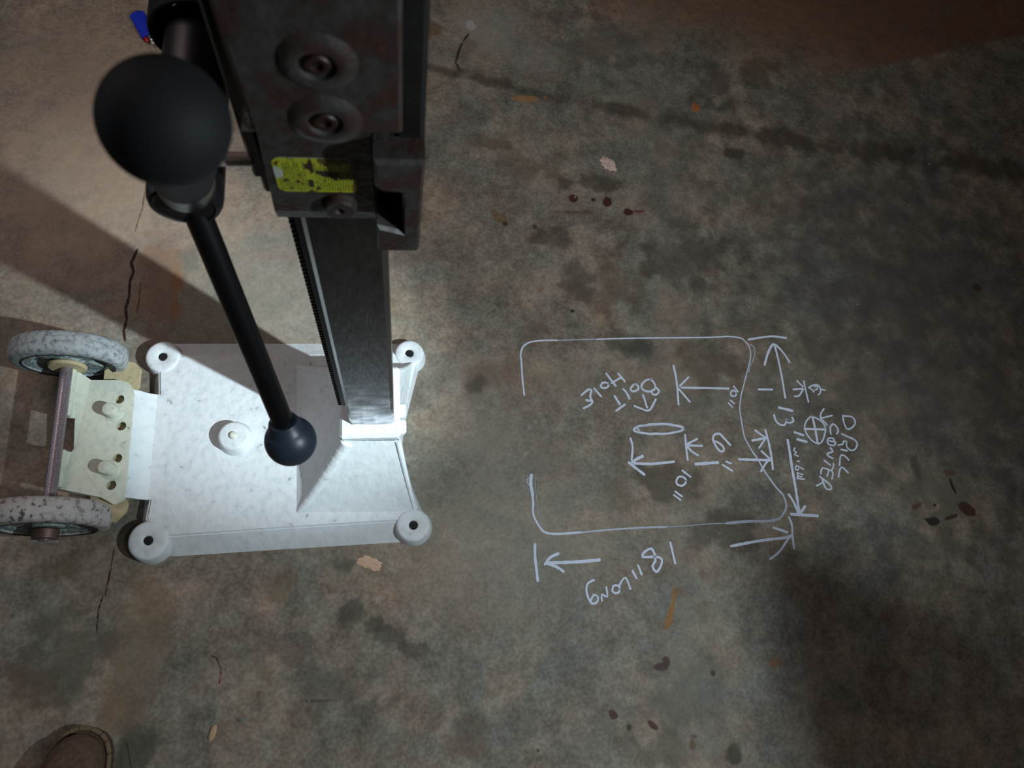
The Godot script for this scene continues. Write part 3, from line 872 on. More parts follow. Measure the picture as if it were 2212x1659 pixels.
	stroke(s, "666,-429 665,-456 663,-487 660,-516 657,-533", 1.8, 1.0)
	part("shaft", s, chalk_mat, c)
	s = brush()
	stroke(s, "634,-492 643,-515 655,-533 665,-527", 2.3, 1.0)
	stroke(s, "657,-533 665,-527 675,-514 683,-499", 1.7, 1.0)
	part("arrowhead", s, chalk_mat, c)
	c = chalk("chalk_dash", "small chalk dash just right of the wavy line, left of the long arrow shaft", "chalk mark")
	s = brush()
	stroke(s, "617,-443 643,-444", 1.8, 1.0)
	part("dash_line", s, chalk_mat, c)
	c = chalk("chalk_numerals", 'chalk 13" written sideways beside the crossed circle', "chalk writing")
	s = brush()
	stroke(s, "652,-410 676,-405", 2.3, 1.0)
	part("numeral_one", s, chalk_mat, c)
	s = brush()
	stroke(s, "641,-396 643,-385 650,-378 659,-378 663,-386 664,-391 663,-385 667,-382 673,-383 677,-387 675,-392", 1.7, 1.0)
	part("numeral_three", s, chalk_mat, c)
	s = brush()
	stroke(s, "676,-365 692,-360", 1.9, 1.0)
	stroke(s, "680,-352 696,-348", 2.3, 1.0)
	part("inch_mark", s, chalk_mat, c)
	c = chalk("chalk_arrow", "long chalk arrow pointing down at a thick bar, right of the outline's lower corner", "chalk arrow")
	s = brush()
	stroke(s, "661,-350 662,-334 663,-300 665,-262 666,-231 667,-221", 2.3, 1.0)
	part("shaft", s, chalk_mat, c)
	s = brush()
	stroke(s, "651,-252 658,-240 662,-228 664,-220", 2.1, 1.0)
	stroke(s, "678,-232 669,-221", 2.5, 1.0)
	part("arrowhead", s, chalk_mat, c)
	s = brush()
	stroke(s, "651,-218 699,-216", 2.6, 1.0)
	part("end_bar", s, chalk_mat, c)
	c = chalk("chalk_lettering", "small chalk word WIDE along the long downward arrow", "chalk writing")
	s = brush()
	stroke(s, "673,-336 670,-331 675,-328 670,-324 677,-321", 1.2, 1.0)
	part("letter_w", s, chalk_mat, c)
	s = brush()
	stroke(s, "674,-312 678,-312", 1.2, 1.0)
	part("letter_i", s, chalk_mat, c)
	s = brush()
	stroke(s, "676,-300 675,-298 673,-296 671,-296 669,-297 669,-300 670,-302 672,-303 674,-303 676,-302 676,-300", 1.2, 1.0)
	stroke(s, "684,-298 672,-304", 1.2, 1.0)
	part("letter_d", s, chalk_mat, c)
	s = brush()
	stroke(s, "672,-291 671,-281", 1.3, 1.0)
	stroke(s, "670,-281 683,-280", 1.3, 1.0)
	stroke(s, "671,-286 679,-284", 1.1, 1.0)
	stroke(s, "672,-291 682,-288", 1.2, 1.0)
	part("letter_e", s, chalk_mat, c)
	c = chalk("chalk_arrow", "small three-pronged chalk arrow against a bar, uppermost at the far right", "chalk arrow")
	s = brush()
	stroke(s, "706,-463 708,-441 710,-423", 1.5, 1.0)
	part("end_bar", s, chalk_mat, c)
	s = brush()
	stroke(s, "693,-463 703,-452", 1.5, 1.0)
	stroke(s, "685,-433 693,-434 703,-447", 1.6, 1.0)
	part("arrowhead", s, chalk_mat, c)
	s = brush()
	stroke(s, "684,-446 702,-448", 1.8, 1.0)
	part("shaft", s, chalk_mat, c)
	c = chalk("chalk_numerals", "small curled chalk figure at the far right, above the arrow to the crossed circle", "chalk writing")
	s = brush()
	stroke(s, "714,-451 719,-448 723,-443", 1.5, 1.0)
	stroke(s, "715,-451 723,-456 732,-457 737,-450 735,-441 731,-438", 1.5, 1.0)
	stroke(s, "725,-453 731,-454 731,-449 726,-447", 1.4, 1.0)
	stroke(s, "737,-449 745,-447", 1.4, 1.0)
	part("numeral_four", s, chalk_mat, c)
	c = chalk("chalk_circle", "chalk circle with a cross inside, right of the outline", "chalk mark")
	s = brush()
	stroke(s, "711,-396 700,-385 696,-372 700,-360 708,-350 719,-345 727,-351 734,-366 736,-376 732,-385 723,-392 711,-396", 1.4, 1.0)
	part("circle_line", s, chalk_mat, c)
	s = brush()
	stroke(s, "714,-393 716,-373 717,-347", 1.9, 1.0)
	stroke(s, "698,-372 716,-372 733,-372", 1.9, 1.0)
	part("cross_line", s, chalk_mat, c)
	c = chalk("chalk_arrow", "small chalk arrow from the word CENTER pointing into the crossed circle", "chalk arrow")
	s = brush()
	stroke(s, "752,-399 730,-393", 1.5, 1.0)
	part("shaft", s, chalk_mat, c)
	s = brush()
	stroke(s, "738,-411 731,-402 729,-393", 1.5, 1.0)
	stroke(s, "729,-393 740,-381", 1.5, 1.0)
	part("arrowhead", s, chalk_mat, c)
	c = chalk("chalk_lettering", "chalk word DRILL running down the far right of the drawing", "chalk writing")
	s = brush()
	stroke(s, "773,-400 773,-387 777,-375 785,-376 794,-384 795,-391 790,-398 775,-399", 1.5, 1.0)
	part("letter_d", s, chalk_mat, c)
	s = brush()
	stroke(s, "766,-365 780,-359 789,-355 793,-347 787,-337 778,-335 772,-342 773,-351", 1.5, 1.0)
	stroke(s, "773,-351 768,-352 765,-346 756,-344", 1.5, 1.0)
	part("letter_r", s, chalk_mat, c)
	s = brush()
	stroke(s, "761,-336 771,-334", 1.8, 1.0)
	part("letter_i", s, chalk_mat, c)
	s = brush()
	stroke(s, "753,-307 758,-325 766,-324 772,-317", 1.5, 1.0)
	part("letter_l", s, chalk_mat, c)
	s = brush()
	stroke(s, "748,-286 754,-302 760,-302 767,-294", 1.5, 1.0)
	part("letter_l", s, chalk_mat, c)
	c = chalk("chalk_lettering", "chalk word CENTER between the crossed circle and the word DRILL", "chalk writing")
	s = brush()
	stroke(s, "745,-364 745,-376 752,-383 758,-378 760,-370 756,-365", 1.5, 1.0)
	part("letter_c", s, chalk_mat, c)
	s = brush()
	stroke(s, "740,-351 750,-350", 1.5, 1.0)
	stroke(s, "750,-349 748,-356 739,-356 736,-349 739,-344 748,-343 752,-349", 1.5, 1.0)
	part("letter_e", s, chalk_mat, c)
	s = brush()
	stroke(s, "740,-338 744,-332 732,-327 736,-322 742,-319", 1.5, 1.0)
	part("letter_n", s, chalk_mat, c)
	s = brush()
	stroke(s, "725,-315 735,-307", 1.5, 1.0)
	stroke(s, "742,-310 741,-304 737,-297", 1.5, 1.0)
	part("letter_t", s, chalk_mat, c)
	s = brush()
	stroke(s, "716,-291 720,-301 738,-295 735,-282", 1.5, 1.0)
	stroke(s, "727,-287 731,-297", 1.4, 1.0)
	part("letter_e", s, chalk_mat, c)
	s = brush()
	stroke(s, "705,-269 718,-277 713,-286", 1.5, 1.0)
	stroke(s, "713,-285 725,-276 731,-270 731,-264 724,-263 719,-269 718,-277", 1.5, 1.0)
	part("letter_r", s, chalk_mat, c)
	c = chalk("chalk_arrow", "chalk arrow pointing left at a bar, below the outline's lower left corner", "chalk arrow")
	s = brush()
	stroke(s, "204,-159 204,-139 206,-121 208,-102", 2.2, 1.0)
	part("end_bar", s, chalk_mat, c)
	s = brush()
	stroke(s, "222,-130 268,-132 310,-136", 2.6, 1.0)
	part("shaft", s, chalk_mat, c)
	s = brush()
	stroke(s, "242,-145 229,-139 220,-128", 2.2, 1.0)
	stroke(s, "222,-130 239,-124 250,-117", 2.3, 1.0)
	part("arrowhead", s, chalk_mat, c)
	c = chalk("chalk_numerals", 'chalk 18" slanting below the outline', "chalk writing")
	s = brush()
	stroke(s, "432,-166 438,-132", 1.8, 1.0)
	part("numeral_one", s, chalk_mat, c)
	s = brush()
	stroke(s, "405,-143 401,-154 395,-155 385,-148 383,-142 394,-142 409,-142 416,-138 413,-127 405,-118 399,-127 405,-136 403,-142", 1.9, 1.0)
	part("numeral_eight", s, chalk_mat, c)
	s = brush()
	stroke(s, "375,-128 380,-114", 1.8, 1.0)
	stroke(s, "365,-119 371,-108", 1.8, 1.0)
	part("inch_mark", s, chalk_mat, c)
	c = chalk("chalk_lettering", "chalk word LONG slanting up below the left arrow", "chalk writing")
	s = brush()
	stroke(s, "360,-91 353,-108 346,-103 342,-96", 1.6, 1.0)
	part("letter_l", s, chalk_mat, c)
	s = brush()
	stroke(s, "342,-90 341,-87 340,-85 337,-84 334,-84 332,-85 330,-87 330,-90 331,-93 332,-95 335,-96 338,-96 340,-95 342,-93 342,-90", 1.7, 1.0)
	part("letter_o", s, chalk_mat, c)
	s = brush()
	stroke(s, "320,-93 321,-78 312,-82 312,-72", 1.6, 1.0)
	part("letter_n", s, chalk_mat, c)
	s = brush()
	stroke(s, "300,-104 290,-99 287,-89 290,-75 296,-67", 1.7, 1.0)
	stroke(s, "294,-73 299,-81 306,-77 303,-69 296,-67", 1.6, 1.0)
	part("letter_g", s, chalk_mat, c)
	c = chalk("chalk_arrow", "chalk arrow pointing right at a bar, below the outline's lower right corner", "chalk arrow")
	s = brush()
	stroke(s, "646,-213 650,-201 649,-182 649,-160", 1.8, 1.0)
	part("end_bar", s, chalk_mat, c)
	s = brush()
	stroke(s, "617,-194 640,-187", 2.1, 1.0)
	stroke(s, "605,-142 623,-155 643,-179", 1.8, 1.0)
	part("arrowhead", s, chalk_mat, c)
	s = brush()
	stroke(s, "538,-162 591,-172 637,-178 648,-182", 2.3, 1.0)
	part("shaft", s, chalk_mat, c)

# ---------------------------------------------------------------- the drill stand
func drill_rig() -> void:
	var r := thing("core_drill_stand", "core drill stand with a white cast base, two wheels, steel column and black feed handle", "drill stand", Vector3(-0.20, 0, -0.31), deg_to_rad(3.6))
	base_plate(r)
	wheels(r)
	column(r)
	carriage(r)
	handle(r)

func v2(a: Array) -> PackedVector2Array:
	var p := PackedVector2Array()
	for k in range(0, a.size(), 2): p.append(Vector2(a[k], a[k + 1]))
	return p

func shrunk(p: PackedVector2Array, d: float) -> PackedVector2Array:
	var out := PackedVector2Array()
	var n := p.size()
	for k in n:
		var e0 := (p[k] - p[(k + n - 1) % n]).normalized()
		var e1 := (p[(k + 1) % n] - p[k]).normalized()
		out.append(p[k] + (Vector2(-e0.y, e0.x) + Vector2(-e1.y, e1.x)).normalized() * d)
	return out

func base_plate(r: Node3D) -> void:
	var s := brush()
	var top := v2([-0.185, -0.151, -0.05, -0.151, 0.198, -0.151, 0.207, -0.125, 0.193, -0.07, 0.184, -0.03, 0.181, 0.0, 0.183, 0.03, 0.196, 0.08, 0.209, 0.12, 0.19, 0.134, 0.0, 0.138, -0.16, 0.143, -0.19, 0.14, -0.203, 0.112, -0.200, 0.086, -0.200, -0.086, -0.203, -0.12])
	var low := v2([-0.190, -0.180, -0.05, -0.179, 0.200, -0.176, 0.213, -0.127, 0.198, -0.07, 0.188, -0.03, 0.184, 0.0, 0.186, 0.03, 0.200, 0.08, 0.216, 0.12, 0.196, 0.162, 0.0, 0.165, -0.16, 0.168, -0.198, 0.164, -0.214, 0.112, -0.213, 0.086, -0.213, -0.086, -0.214, -0.12])
	loft(s, low, 0.0, top, 0.0215, 0.0008)
	loft(s, shrunk(top, 0.0030), 0.0200, shrunk(top, 0.0034), 0.0240, 0.0012)
	# tongue that rises to the wheel bracket
	var tongue := [Vector3(-0.180, 0.0245, 0), Vector3(-0.200, 0.0255, 0), Vector3(-0.212, 0.034, 0), Vector3(-0.220, 0.046, 0), Vector3(-0.227, 0.0520, 0), Vector3(-0.2295, 0.0525, 0)]
	for k in tongue.size() - 1:
		var a: Vector3 = tongue[k]
		var b: Vector3 = tongue[k + 1]
		var za0 := Vector3(0, 0, -0.0835)
		var zb0 := Vector3(0, 0, 0.0845)
		quad(s, b + za0, b + zb0, a + zb0, a + za0)
		var d := Vector3(0.004, -0.010, 0)
		quad(s, b + zb0, b + zb0 + d, a + zb0 + d, a + zb0)
		quad(s, a + za0, a + za0 + d, b + za0 + d, b + za0)
		quad(s, a + za0 + d, a + zb0 + d, b + zb0 + d, b + za0 + d)
	var bp := part("base_plate", s, M.white, r, "white painted cast base plate with sloping edges")
	# pyramid socket for the column
	s = brush()
	var y := 0.0235
	var FL := Vector3(0.0186, y, 0.113)
	var FR := Vector3(0.203, y, 0.119)
	var W := Vector3(0.1805, y, 0.0)
	var BR := Vector3(0.203, y, -0.134)
	var BL := Vector3(0.0125, y, -0.130)
	var fl := Vector3(0.0985, 0.132, 0.0285)
	var fr := Vector3(0.1783, 0.132, 0.0300)
	var br := Vector3(0.1783, 0.132, -0.080)
	var bl := Vector3(0.0985, 0.132, -0.080)
	# four sides that flare out at the foot, the way a casting does
	var flare := func(lo: Vector3, hi: Vector3, v: float) -> Vector3:
		var p := lo.lerp(hi, v)
		p.y = lerpf(lo.y, hi.y, pow(v, 1.3))
		return p
	for side in [[FL, (FL + FR) / 2.0, FR, fl, fr], [FR, W, BR, fr, br], [BR, (BR + BL) / 2.0, BL, br, bl], [BL, (BL + FL) / 2.0, FL, bl, fl]]:
		var n := 14
		var grid := []
		for i in n + 1:
			var u := float(i) / n
			var row: Array[Vector3] = []
			for j in n + 1:
				var lo: Vector3 = (side[0] as Vector3).lerp(side[1], u * 2.0) if u < 0.5 else (side[1] as Vector3).lerp(side[2], u * 2.0 - 1.0)
				row.append(flare.call(lo, (side[3] as Vector3).lerp(side[4], u), float(j) / n))
			grid.append(row)
		smooth_grid(s, grid)
	for c in [[FL, fl], [BL, bl], [FR, fr], [BR, br]]:
		var n := 10
		for k in n:
			var a: Vector3 = flare.call(c[0], c[1], 0.03 + 0.97 * k / n)
			var e: Vector3 = flare.call(c[0], c[1], 0.03 + 0.97 * (k + 1.08) / n)
			var rr := lerpf(0.006, 0.0105, float(k) / n) * (1.0 if c[0].x < 0.1 else 0.45)
			var drop := Vector3(0.35 if c[0].x < 0.1 else -0.35, -0.75, 0) * rr
			rod(s, a + drop, e + drop, rr, rr + 0.00045, 24, 0.0002)
	part("column_socket", s, M.white, bp)
	s = brush()
	box(s, Vector3(0.0930, 0.126, -0.082), Vector3(0.1808, 0.148, 0.0285), 0.004)
	part("collar", s, M.white, bp)
	for z in [-0.0150, 0.0100]:
		s = brush()
		box(s, Vector3(0.176, 0.126, z - 0.0115), Vector3(0.1895, 0.142, z + 0.0115), 0.004)
		part("clamp_lug", s, M.white, bp)
	var k := 0
	for p in [[-0.197, -0.148, 0.0265, 0.0268], [-0.195, 0.146, 0.0290, 0.0268], [0.198, -0.149, 0.0240, 0.0262], [0.1985, 0.140, 0.0260, 0.0268]]:
		s = brush()
		var at := Transform3D(Basis(), Vector3(p[0], 0, p[1]))
		var R: float = p[2]
		var h: float = p[3]
		lathe(s, [Vector2(R + 0.004, 0), Vector2(R + 0.0005, h - 0.004), Vector2(R - 0.001, h - 0.0015), Vector2(R - 0.003, h - 0.0003), Vector2(R - 0.006, h), Vector2(0.0095, h), Vector2(0.0075, h - 0.0012), Vector2(0.0064, h - 0.004), Vector2(0.0062, 0.004)], at, 48)
		part("foot_pad", s, M.white, bp)
		s = brush()
		lathe(s, [Vector2(0.0062, 0.0248), Vector2(0.0055, 0.0256), Vector2(0, 0.0256)], at, 16)  # dark disc standing in for the shade of a deep hole
		part("pad_hole_shade", s, M.screw, bp)
		k += 1
	s = brush()
	lathe(s, [Vector2(0.0275, 0.0235), Vector2(0.0255, 0.028), Vector2(0.0235, 0.044), Vector2(0.0215, 0.047), Vector2(0.019, 0.048), Vector2(0.008, 0.0475), Vector2(0, 0.0475)], Transform3D(Basis(), Vector3(-0.076, 0, -0.007)), 48)
	part("centre_boss", s, M.white, bp)
	s = brush()
	lathe(s, [Vector2(0.0065, 0.047), Vector2(0.006, 0.050), Vector2(0.004, 0.0525), Vector2(0, 0.0535)], Transform3D(Basis(), Vector3(-0.076, 0, -0.007)), 20)
	part("dome_screw", s, M.bracket, bp)

func bracket_y(v: Vector2) -> float:
	return 0.058 + maxf(0.0, (-0.300 - v.x) / 0.012) * 0.010

func wheels(r: Node3D) -> void:
	var s := brush()
	var holes := [disc_outline(Vector2(-0.2446, -0.0666), 0.0072), disc_outline(Vector2(-0.2380, -0.0237), 0.0072), disc_outline(Vector2(-0.2392, 0.0265), 0.0072), disc_outline(Vector2(-0.2437, 0.0670), 0.0072)]
	var slot := v2([-0.330, -0.0365, -0.3035, -0.0365, -0.3035, -0.031, -0.3010, 0.0105, -0.303, 0.0155, -0.330, 0.0155])
	var outline := v2([-0.312, -0.1144, -0.288, -0.098, -0.246, -0.0974, -0.2275, -0.085, -0.2238, -0.0737, -0.2126, 0.0902, -0.2225, 0.0895, -0.2249, 0.0891, -0.2371, 0.0961, -0.2567, 0.0844, -0.2943, 0.0775, -0.311, 0.0715])
	outline = v2([-0.312, -0.1144, -0.288, -0.098, -0.246, -0.0974, -0.234, -0.093, -0.2275, -0.085, -0.2245, -0.0737, -0.2234, 0.0781, -0.2255, 0.0895, -0.2371, 0.0961, -0.2567, 0.0844, -0.2943, 0.0775, -0.312, 0.0715])
	var pieces := []
	for p in with_holes(outline, holes, -0.2412): pieces.append_array(Geometry2D.clip_polygons(p, slot))
	sheet(s, pieces, bracket_y, 0.006)
	# rolled edge that wraps the axle on both sides of the slot
	for z in [[-0.112, -0.0365], [0.0155, 0.0715]]:
		rod(s, Vector3(-0.3105, 0.0735, z[0]), Vector3(-0.3105, 0.0735, z[1]), 0.0065, 0.0065, 20)
	var b := part("wheel_bracket", s, M.bracket, r, "cream painted bracket plate with bolts and holes")
	s = brush()
	var low := v2([-0.275, -0.118, -0.250, -0.133, -0.232, -0.131, -0.222, -0.120, -0.222, -0.092, -0.226, -0.084, -0.226, 0.085, -0.222, 0.092, -0.224, 0.106, -0.238, 0.120, -0.262, 0.116, -0.275, 0.104])
	sheet(s, [low], func(_v: Vector2) -> float: return 0.046, 0.006)
	part("backing_plate", s, M.tan, b, "tan plate under the bracket")
	for p in [[-0.2500, -0.0450], [-0.2470, 0.0440]]:
		s = brush()
		var at := Transform3D(Basis(Vector3(0, 0, 1), 0.05), Vector3(p[0], bracket_y(Vector2(p[0], p[1])) - 0.001, p[1]))
		lathe(s, [Vector2(0.0145, 0), Vector2(0.0145, 0.002), Vector2(0.0135, 0.003), Vector2(0.0105, 0.0035), Vector2(0.0102, 0.020), Vector2(0.0092, 0.0225), Vector2(0.006, 0.0235), Vector2(0, 0.0237)], at, 28)
		part("bolt", s, M.bracket, b)
	# axle
	s = brush()
	rod(s, Vector3(-0.3155, 0.082, -0.168), Vector3(-0.3155, 0.082, 0.150), 0.0085, 0.0085, 24)
	var a := part("axle", s, M.axle, r, "bare steel axle")
	s = brush()
	rod(s, Vector3(-0.3155, 0.082, 0.132), Vector3(-0.3155, 0.082, 0.147), 0.018, 0.017, 8)
	part("axle_nut", s, M.nut, a)
	s = brush()
	rod(s, Vector3(-0.338, 0.086, 0.148), Vector3(-0.298, 0.080, 0.150), 0.0028, 0.0028, 10)
	part("cotter_pin", s, M.pin, a)
	# wheels
	for q in [[-0.130, 0.08, M.wheel], [0.1155, 0.0, M.wheel_spotted]]:
		var tilt: float = q[1]
		var t := Transform3D(Basis(Vector3.RIGHT, PI / 2 + tilt), Vector3(-0.3135, 0.0815, q[0]))   # lathe axis along z
		s = brush()
		lathe(s, [Vector2(0.060, 0.0165), Vector2(0.060, -0.0165), Vector2(0.064, -0.0175), Vector2(0.0725, -0.0172), Vector2(0.0765, -0.0150), Vector2(0.079, -0.0105), Vector2(0.0798, -0.004), Vector2(0.0798, 0.004), Vector2(0.079, 0.0105), Vector2(0.0765, 0.0150), Vector2(0.0725, 0.0172), Vector2(0.064, 0.0175), Vector2(0.060, 0.0165)], t, 72)
		var w := part("wheel", s, q[2], r, "dusty white tyre" if tilt > 0 else "dusty white tyre with dark chipped spots")
		s = brush()
		# rim ring, four broad spokes, hub
		lathe(s, [Vector2(0.052, 0.012), Vector2(0.052, -0.012), Vector2(0.0602, -0.014), Vector2(0.0602, 0.014), Vector2(0.052, 0.012)], t, 60)
		lathe(s, [Vector2(0.0088, 0.015), Vector2(0.0088, -0.015), Vector2(0.020, -0.015), Vector2(0.022, -0.012), Vector2(0.022, 0.012), Vector2(0.020, 0.015), Vector2(0.0088, 0.015)], t, 32)
		for k in 4:
			var tt := t * Transform3D(Basis(Vector3.UP, PI / 2 * k + (0.5 if tilt > 0 else 0.15)), Vector3.ZERO)
			box(s, Vector3(0.018, -0.009, -0.019), Vector3(0.055, 0.009, 0.019), 0.003, tt)
		part("wheel_centre", s, M.disc, w)
		s = brush()
		lathe(s, [Vector2(0.0605, 0.0178), Vector2(0.0605, 0.0172), Vector2(0.0640, 0.0172), Vector2(0.0640, 0.0178), Vector2(0.0605, 0.0178)], t, 60)
		part("rubber_seam", s, M.rubber, w)
		if tilt > 0:
			s = brush()
			rod(s, Vector3(-0.3150, 0.0815, -0.1145), Vector3(-0.3150, 0.0815, -0.1085), 0.027, 0.026, 40)
			part("washer", s, M.tan, w)

func column(r: Node3D) -> void:
	var s := brush()
	# bright near the foot: worn metal plus the base reflection put into the colour
	var x0 := 0.1076
	var x1 := 0.1718
	var z0 := -0.0555
	var z1 := 0.009
	var e := 0.0042
	var ring := [Vector2(x0 + e, z1), Vector2(x1 - e, z1), Vector2(x1, z1 - e), Vector2(x1, z0 + e), Vector2(x1 - e, z0), Vector2(x0 + e, z0), Vector2(x0, z0 + e), Vector2(x0, z1 - e)]
	var wear_sheen := FastNoiseLite.new()
	wear_sheen.seed = 12
	wear_sheen.frequency = 22.0
	var ys: Array[float] = []
	for k in 46: ys.append(0.06 + 0.008 * k)
	ys.append(0.75); ys.append(1.12)
	for k in ys.size() - 1:
		for j in 8:
			var a: Vector2 = ring[j]
			var b: Vector2 = ring[(j + 1) % 8]
			var n := Vector3(b.y - a.y, 0, -(b.x - a.x)).normalized() * -1.0
			var cols := 8 if j % 2 == 0 else 1
			for i in cols:
				var p := a.lerp(b, float(i) / cols)
				var q := a.lerp(b, float(i + 1) / cols)
				for v: Vector3 in [Vector3(p.x, ys[k], p.y), Vector3(q.x, ys[k + 1], q.y), Vector3(q.x, ys[k], q.y), Vector3(p.x, ys[k], p.y), Vector3(p.x, ys[k + 1], p.y), Vector3(q.x, ys[k + 1], q.y)]:
					var w := clampf((0.335 - v.y + wear_sheen.get_noise_2d(v.x * 1.0 + v.z, v.y * 2.5) * 0.16) / 0.20, 0.0, 1.0)
					if j % 2 == 1: w = maxf(w, 0.35)
					var g := lerpf(0.085, 0.80, w * w)
					s.set_color(Color(g, g, g * 1.03))
					vert(s, v, n)
	var c := part("column", s, M.column, r, "square steel column with a dull sheen")
	s = brush()
	box(s, Vector3(0.0995, 0.20, -0.034), Vector3(0.1082, 1.10, -0.004), 0.001)
	var k := part("rack", s, M.rack, r, "black toothed rack along the column")
	var y := 0.2035
	while y < 0.80:
		s = brush()
		box(s, Vector3(0.0952, y, -0.034), Vector3(0.1, y + 0.0040, -0.004), 0.0009)
		part("rack_tooth", s, M.rack, k)
		y += 0.0075

func bolt_head(parent: Node, x: float, y: float, z: float) -> void:
	var t := Transform3D(Basis(Vector3.RIGHT, PI / 2), Vector3(x, y, z))
	var s := brush()
	lathe(s, [Vector2(0.0215, -0.0004), Vector2(0.0190, 0.0010), Vector2(0.0162, 0.0026), Vector2(0.0140, 0.0033), Vector2(0.0118, 0.0034), Vector2(0.0100, 0.0028), Vector2(0.0092, 0.0006), Vector2(0, 0.0004)], t, 40)
	part("bolt_boss", s, M.cast, parent)
	s = brush()
	lathe(s, [Vector2(0.0070, 0.0004), Vector2(0.0068, 0.0018), Vector2(0.0060, 0.0026), Vector2(0.0036, 0.0026), Vector2(0.0033, 0.0008), Vector2(0, 0.0008)], t, 24)
	part("socket_bolt", s, M.rusty, parent, "rusty socket bolt")

func carriage(r: Node3D) -> void:
	var s := brush()
	slab_z(s, v2([0.1005, 0.866, 0.1845, 0.8695, 0.1845, 1.15, 0.094, 1.15, 0.098, 0.92]), -0.075, 0.04, 0.003)
	var c := part("carriage", s, M.cast, r, "dark cast carriage that slides on the column")
	bolt_head(c, 0.1419, 0.926, 0.04)
	bolt_head(c, 0.1418, 0.881, 0.04)
	# lower cover with a slanting bottom edge
	s = brush()
	var prof := [Vector2(-0.06, 0.735), Vector2(0.012, 0.7345), Vector2(0.0165, 0.7375), Vector2(0.02, 0.752), Vector2(0.02, 0.845), Vector2(0.0395, 0.868), Vector2(-0.06, 0.87)]
	var x0 := 0.0940
	var x1 := 0.1650
	for k in prof.size() - 1:
		var a: Vector2 = prof[k]
		var b: Vector2 = prof[k + 1]
		quad(s, Vector3(x0, a.y, a.x), Vector3(x1 if k != 4 else 0.128, a.y, a.x), Vector3(x1 if k != 4 else 0.128, b.y, b.x), Vector3(x0 + (0.0 if k < 3 else 0.003), b.y, b.x))
	quad(s, Vector3(0.128, 0.845, 0.02), Vector3(x1, 0.845, 0.02), Vector3(x1, 0.868, 0.02), Vector3(0.128, 0.868, 0.02))
	tri(s, Vector3(0.128, 0.845, 0.02), Vector3(0.128, 0.868, 0.02), Vector3(0.128, 0.868, 0.0395))
	quad(s, Vector3(x0, 0.735, -0.06), Vector3(x0, 0.735, 0.012), Vector3(x0, 0.868, 0.02), Vector3(x0, 0.87, -0.06))
	quad(s, Vector3(x1, 0.735, 0.012), Vector3(x1, 0.735, -0.06), Vector3(x1, 0.87, -0.06), Vector3(x1, 0.868, 0.02))
	part("cover_plate", s, M.cast, c)
	# warning label
	s = brush()
	label_mesh(s, Vector3(0.1010, 0.7775, 0.0203), Vector3(0.1550, 0.8165, 0.0203))
	part("warning_label", s, M.label, c, "worn yellow warning label")
	s = brush()
	var t := Transform3D(Basis(Vector3.RIGHT, PI / 2), Vector3(0.1405, 0.7625, 0.02))
	lathe(s, [Vector2(0.0125, -0.002), Vector2(0.0118, 0.005), Vector2(0.0100, 0.0065), Vector2(0.0035, 0.0065), Vector2(0.0030, 0.0055), Vector2(0.0028, -0.002), Vector2(0, -0.002)], t, 36)
	part("plug", s, M.cast, c)
	# clamp jaw on the right, with its dark notch
	s = brush()
	slab_z(s, v2([0.1655, 0.7295, 0.1965, 0.7295, 0.1985, 0.8420, 0.1665, 0.8415, 0.1665, 0.8125, 0.1700, 0.8085, 0.1840, 0.8075, 0.1845, 0.7560, 0.1665, 0.7640]), -0.06, 0.04, 0.003)
	part("clamp_jaw", s, M.cast, c)
	s = brush()
	box(s, Vector3(0.165, 0.74, -0.05), Vector3(0.186, 0.82, 0.006), 0.001)
	box(s, Vector3(0.180, 0.84, -0.06), Vector3(0.1985, 1.15, 0.022), 0.003)
	part("side_plate", s, M.cast_dark, c)
	# guide strips on the left and a bright set screw
	s = brush()
	box(s, Vector3(0.0805, 0.762, -0.06), Vector3(0.0935, 1.15, 0.0), 0.002)
	part("guide_strip", s, M.black, c)
	s = brush()
	box(s, Vector3(0.0845, 0.7415, -0.06), Vector3(0.0940, 0.775, -0.001), 0.002)
	part("guide_strip", s, M.black, c)
	s = brush()
	rod(s, Vector3(0.055, 0.7835, 0.0), Vector3(0.084, 0.7815, -0.002), 0.0050, 0.0050, 20)
	part("set_screw", s, M.pin, c, "bright steel set screw")
	# gear housing behind the hub
	s = brush()
	t = Transform3D(Basis(Vector3.RIGHT, PI / 2), Vector3(0.035, 0.76, -0.13))
	lathe(s, [Vector2(0.036, -0.012), Vector2(0.036, 0.004), Vector2(0.0350, 0.007), Vector2(0.0335, 0.008), Vector2(0.0320, 0.006), Vector2(0.0315, -0.012), Vector2(0.020, -0.012)], t, 48)
	box(s, Vector3(0.035, 0.73, -0.17), Vector3(0.10, 0.80, -0.13), 0.004)
	box(s, Vector3(0.094, 0.735, -0.17), Vector3(0.18, 0.92, -0.055), 0.004)
	part("gear_housing", s, M.black_soft, c)

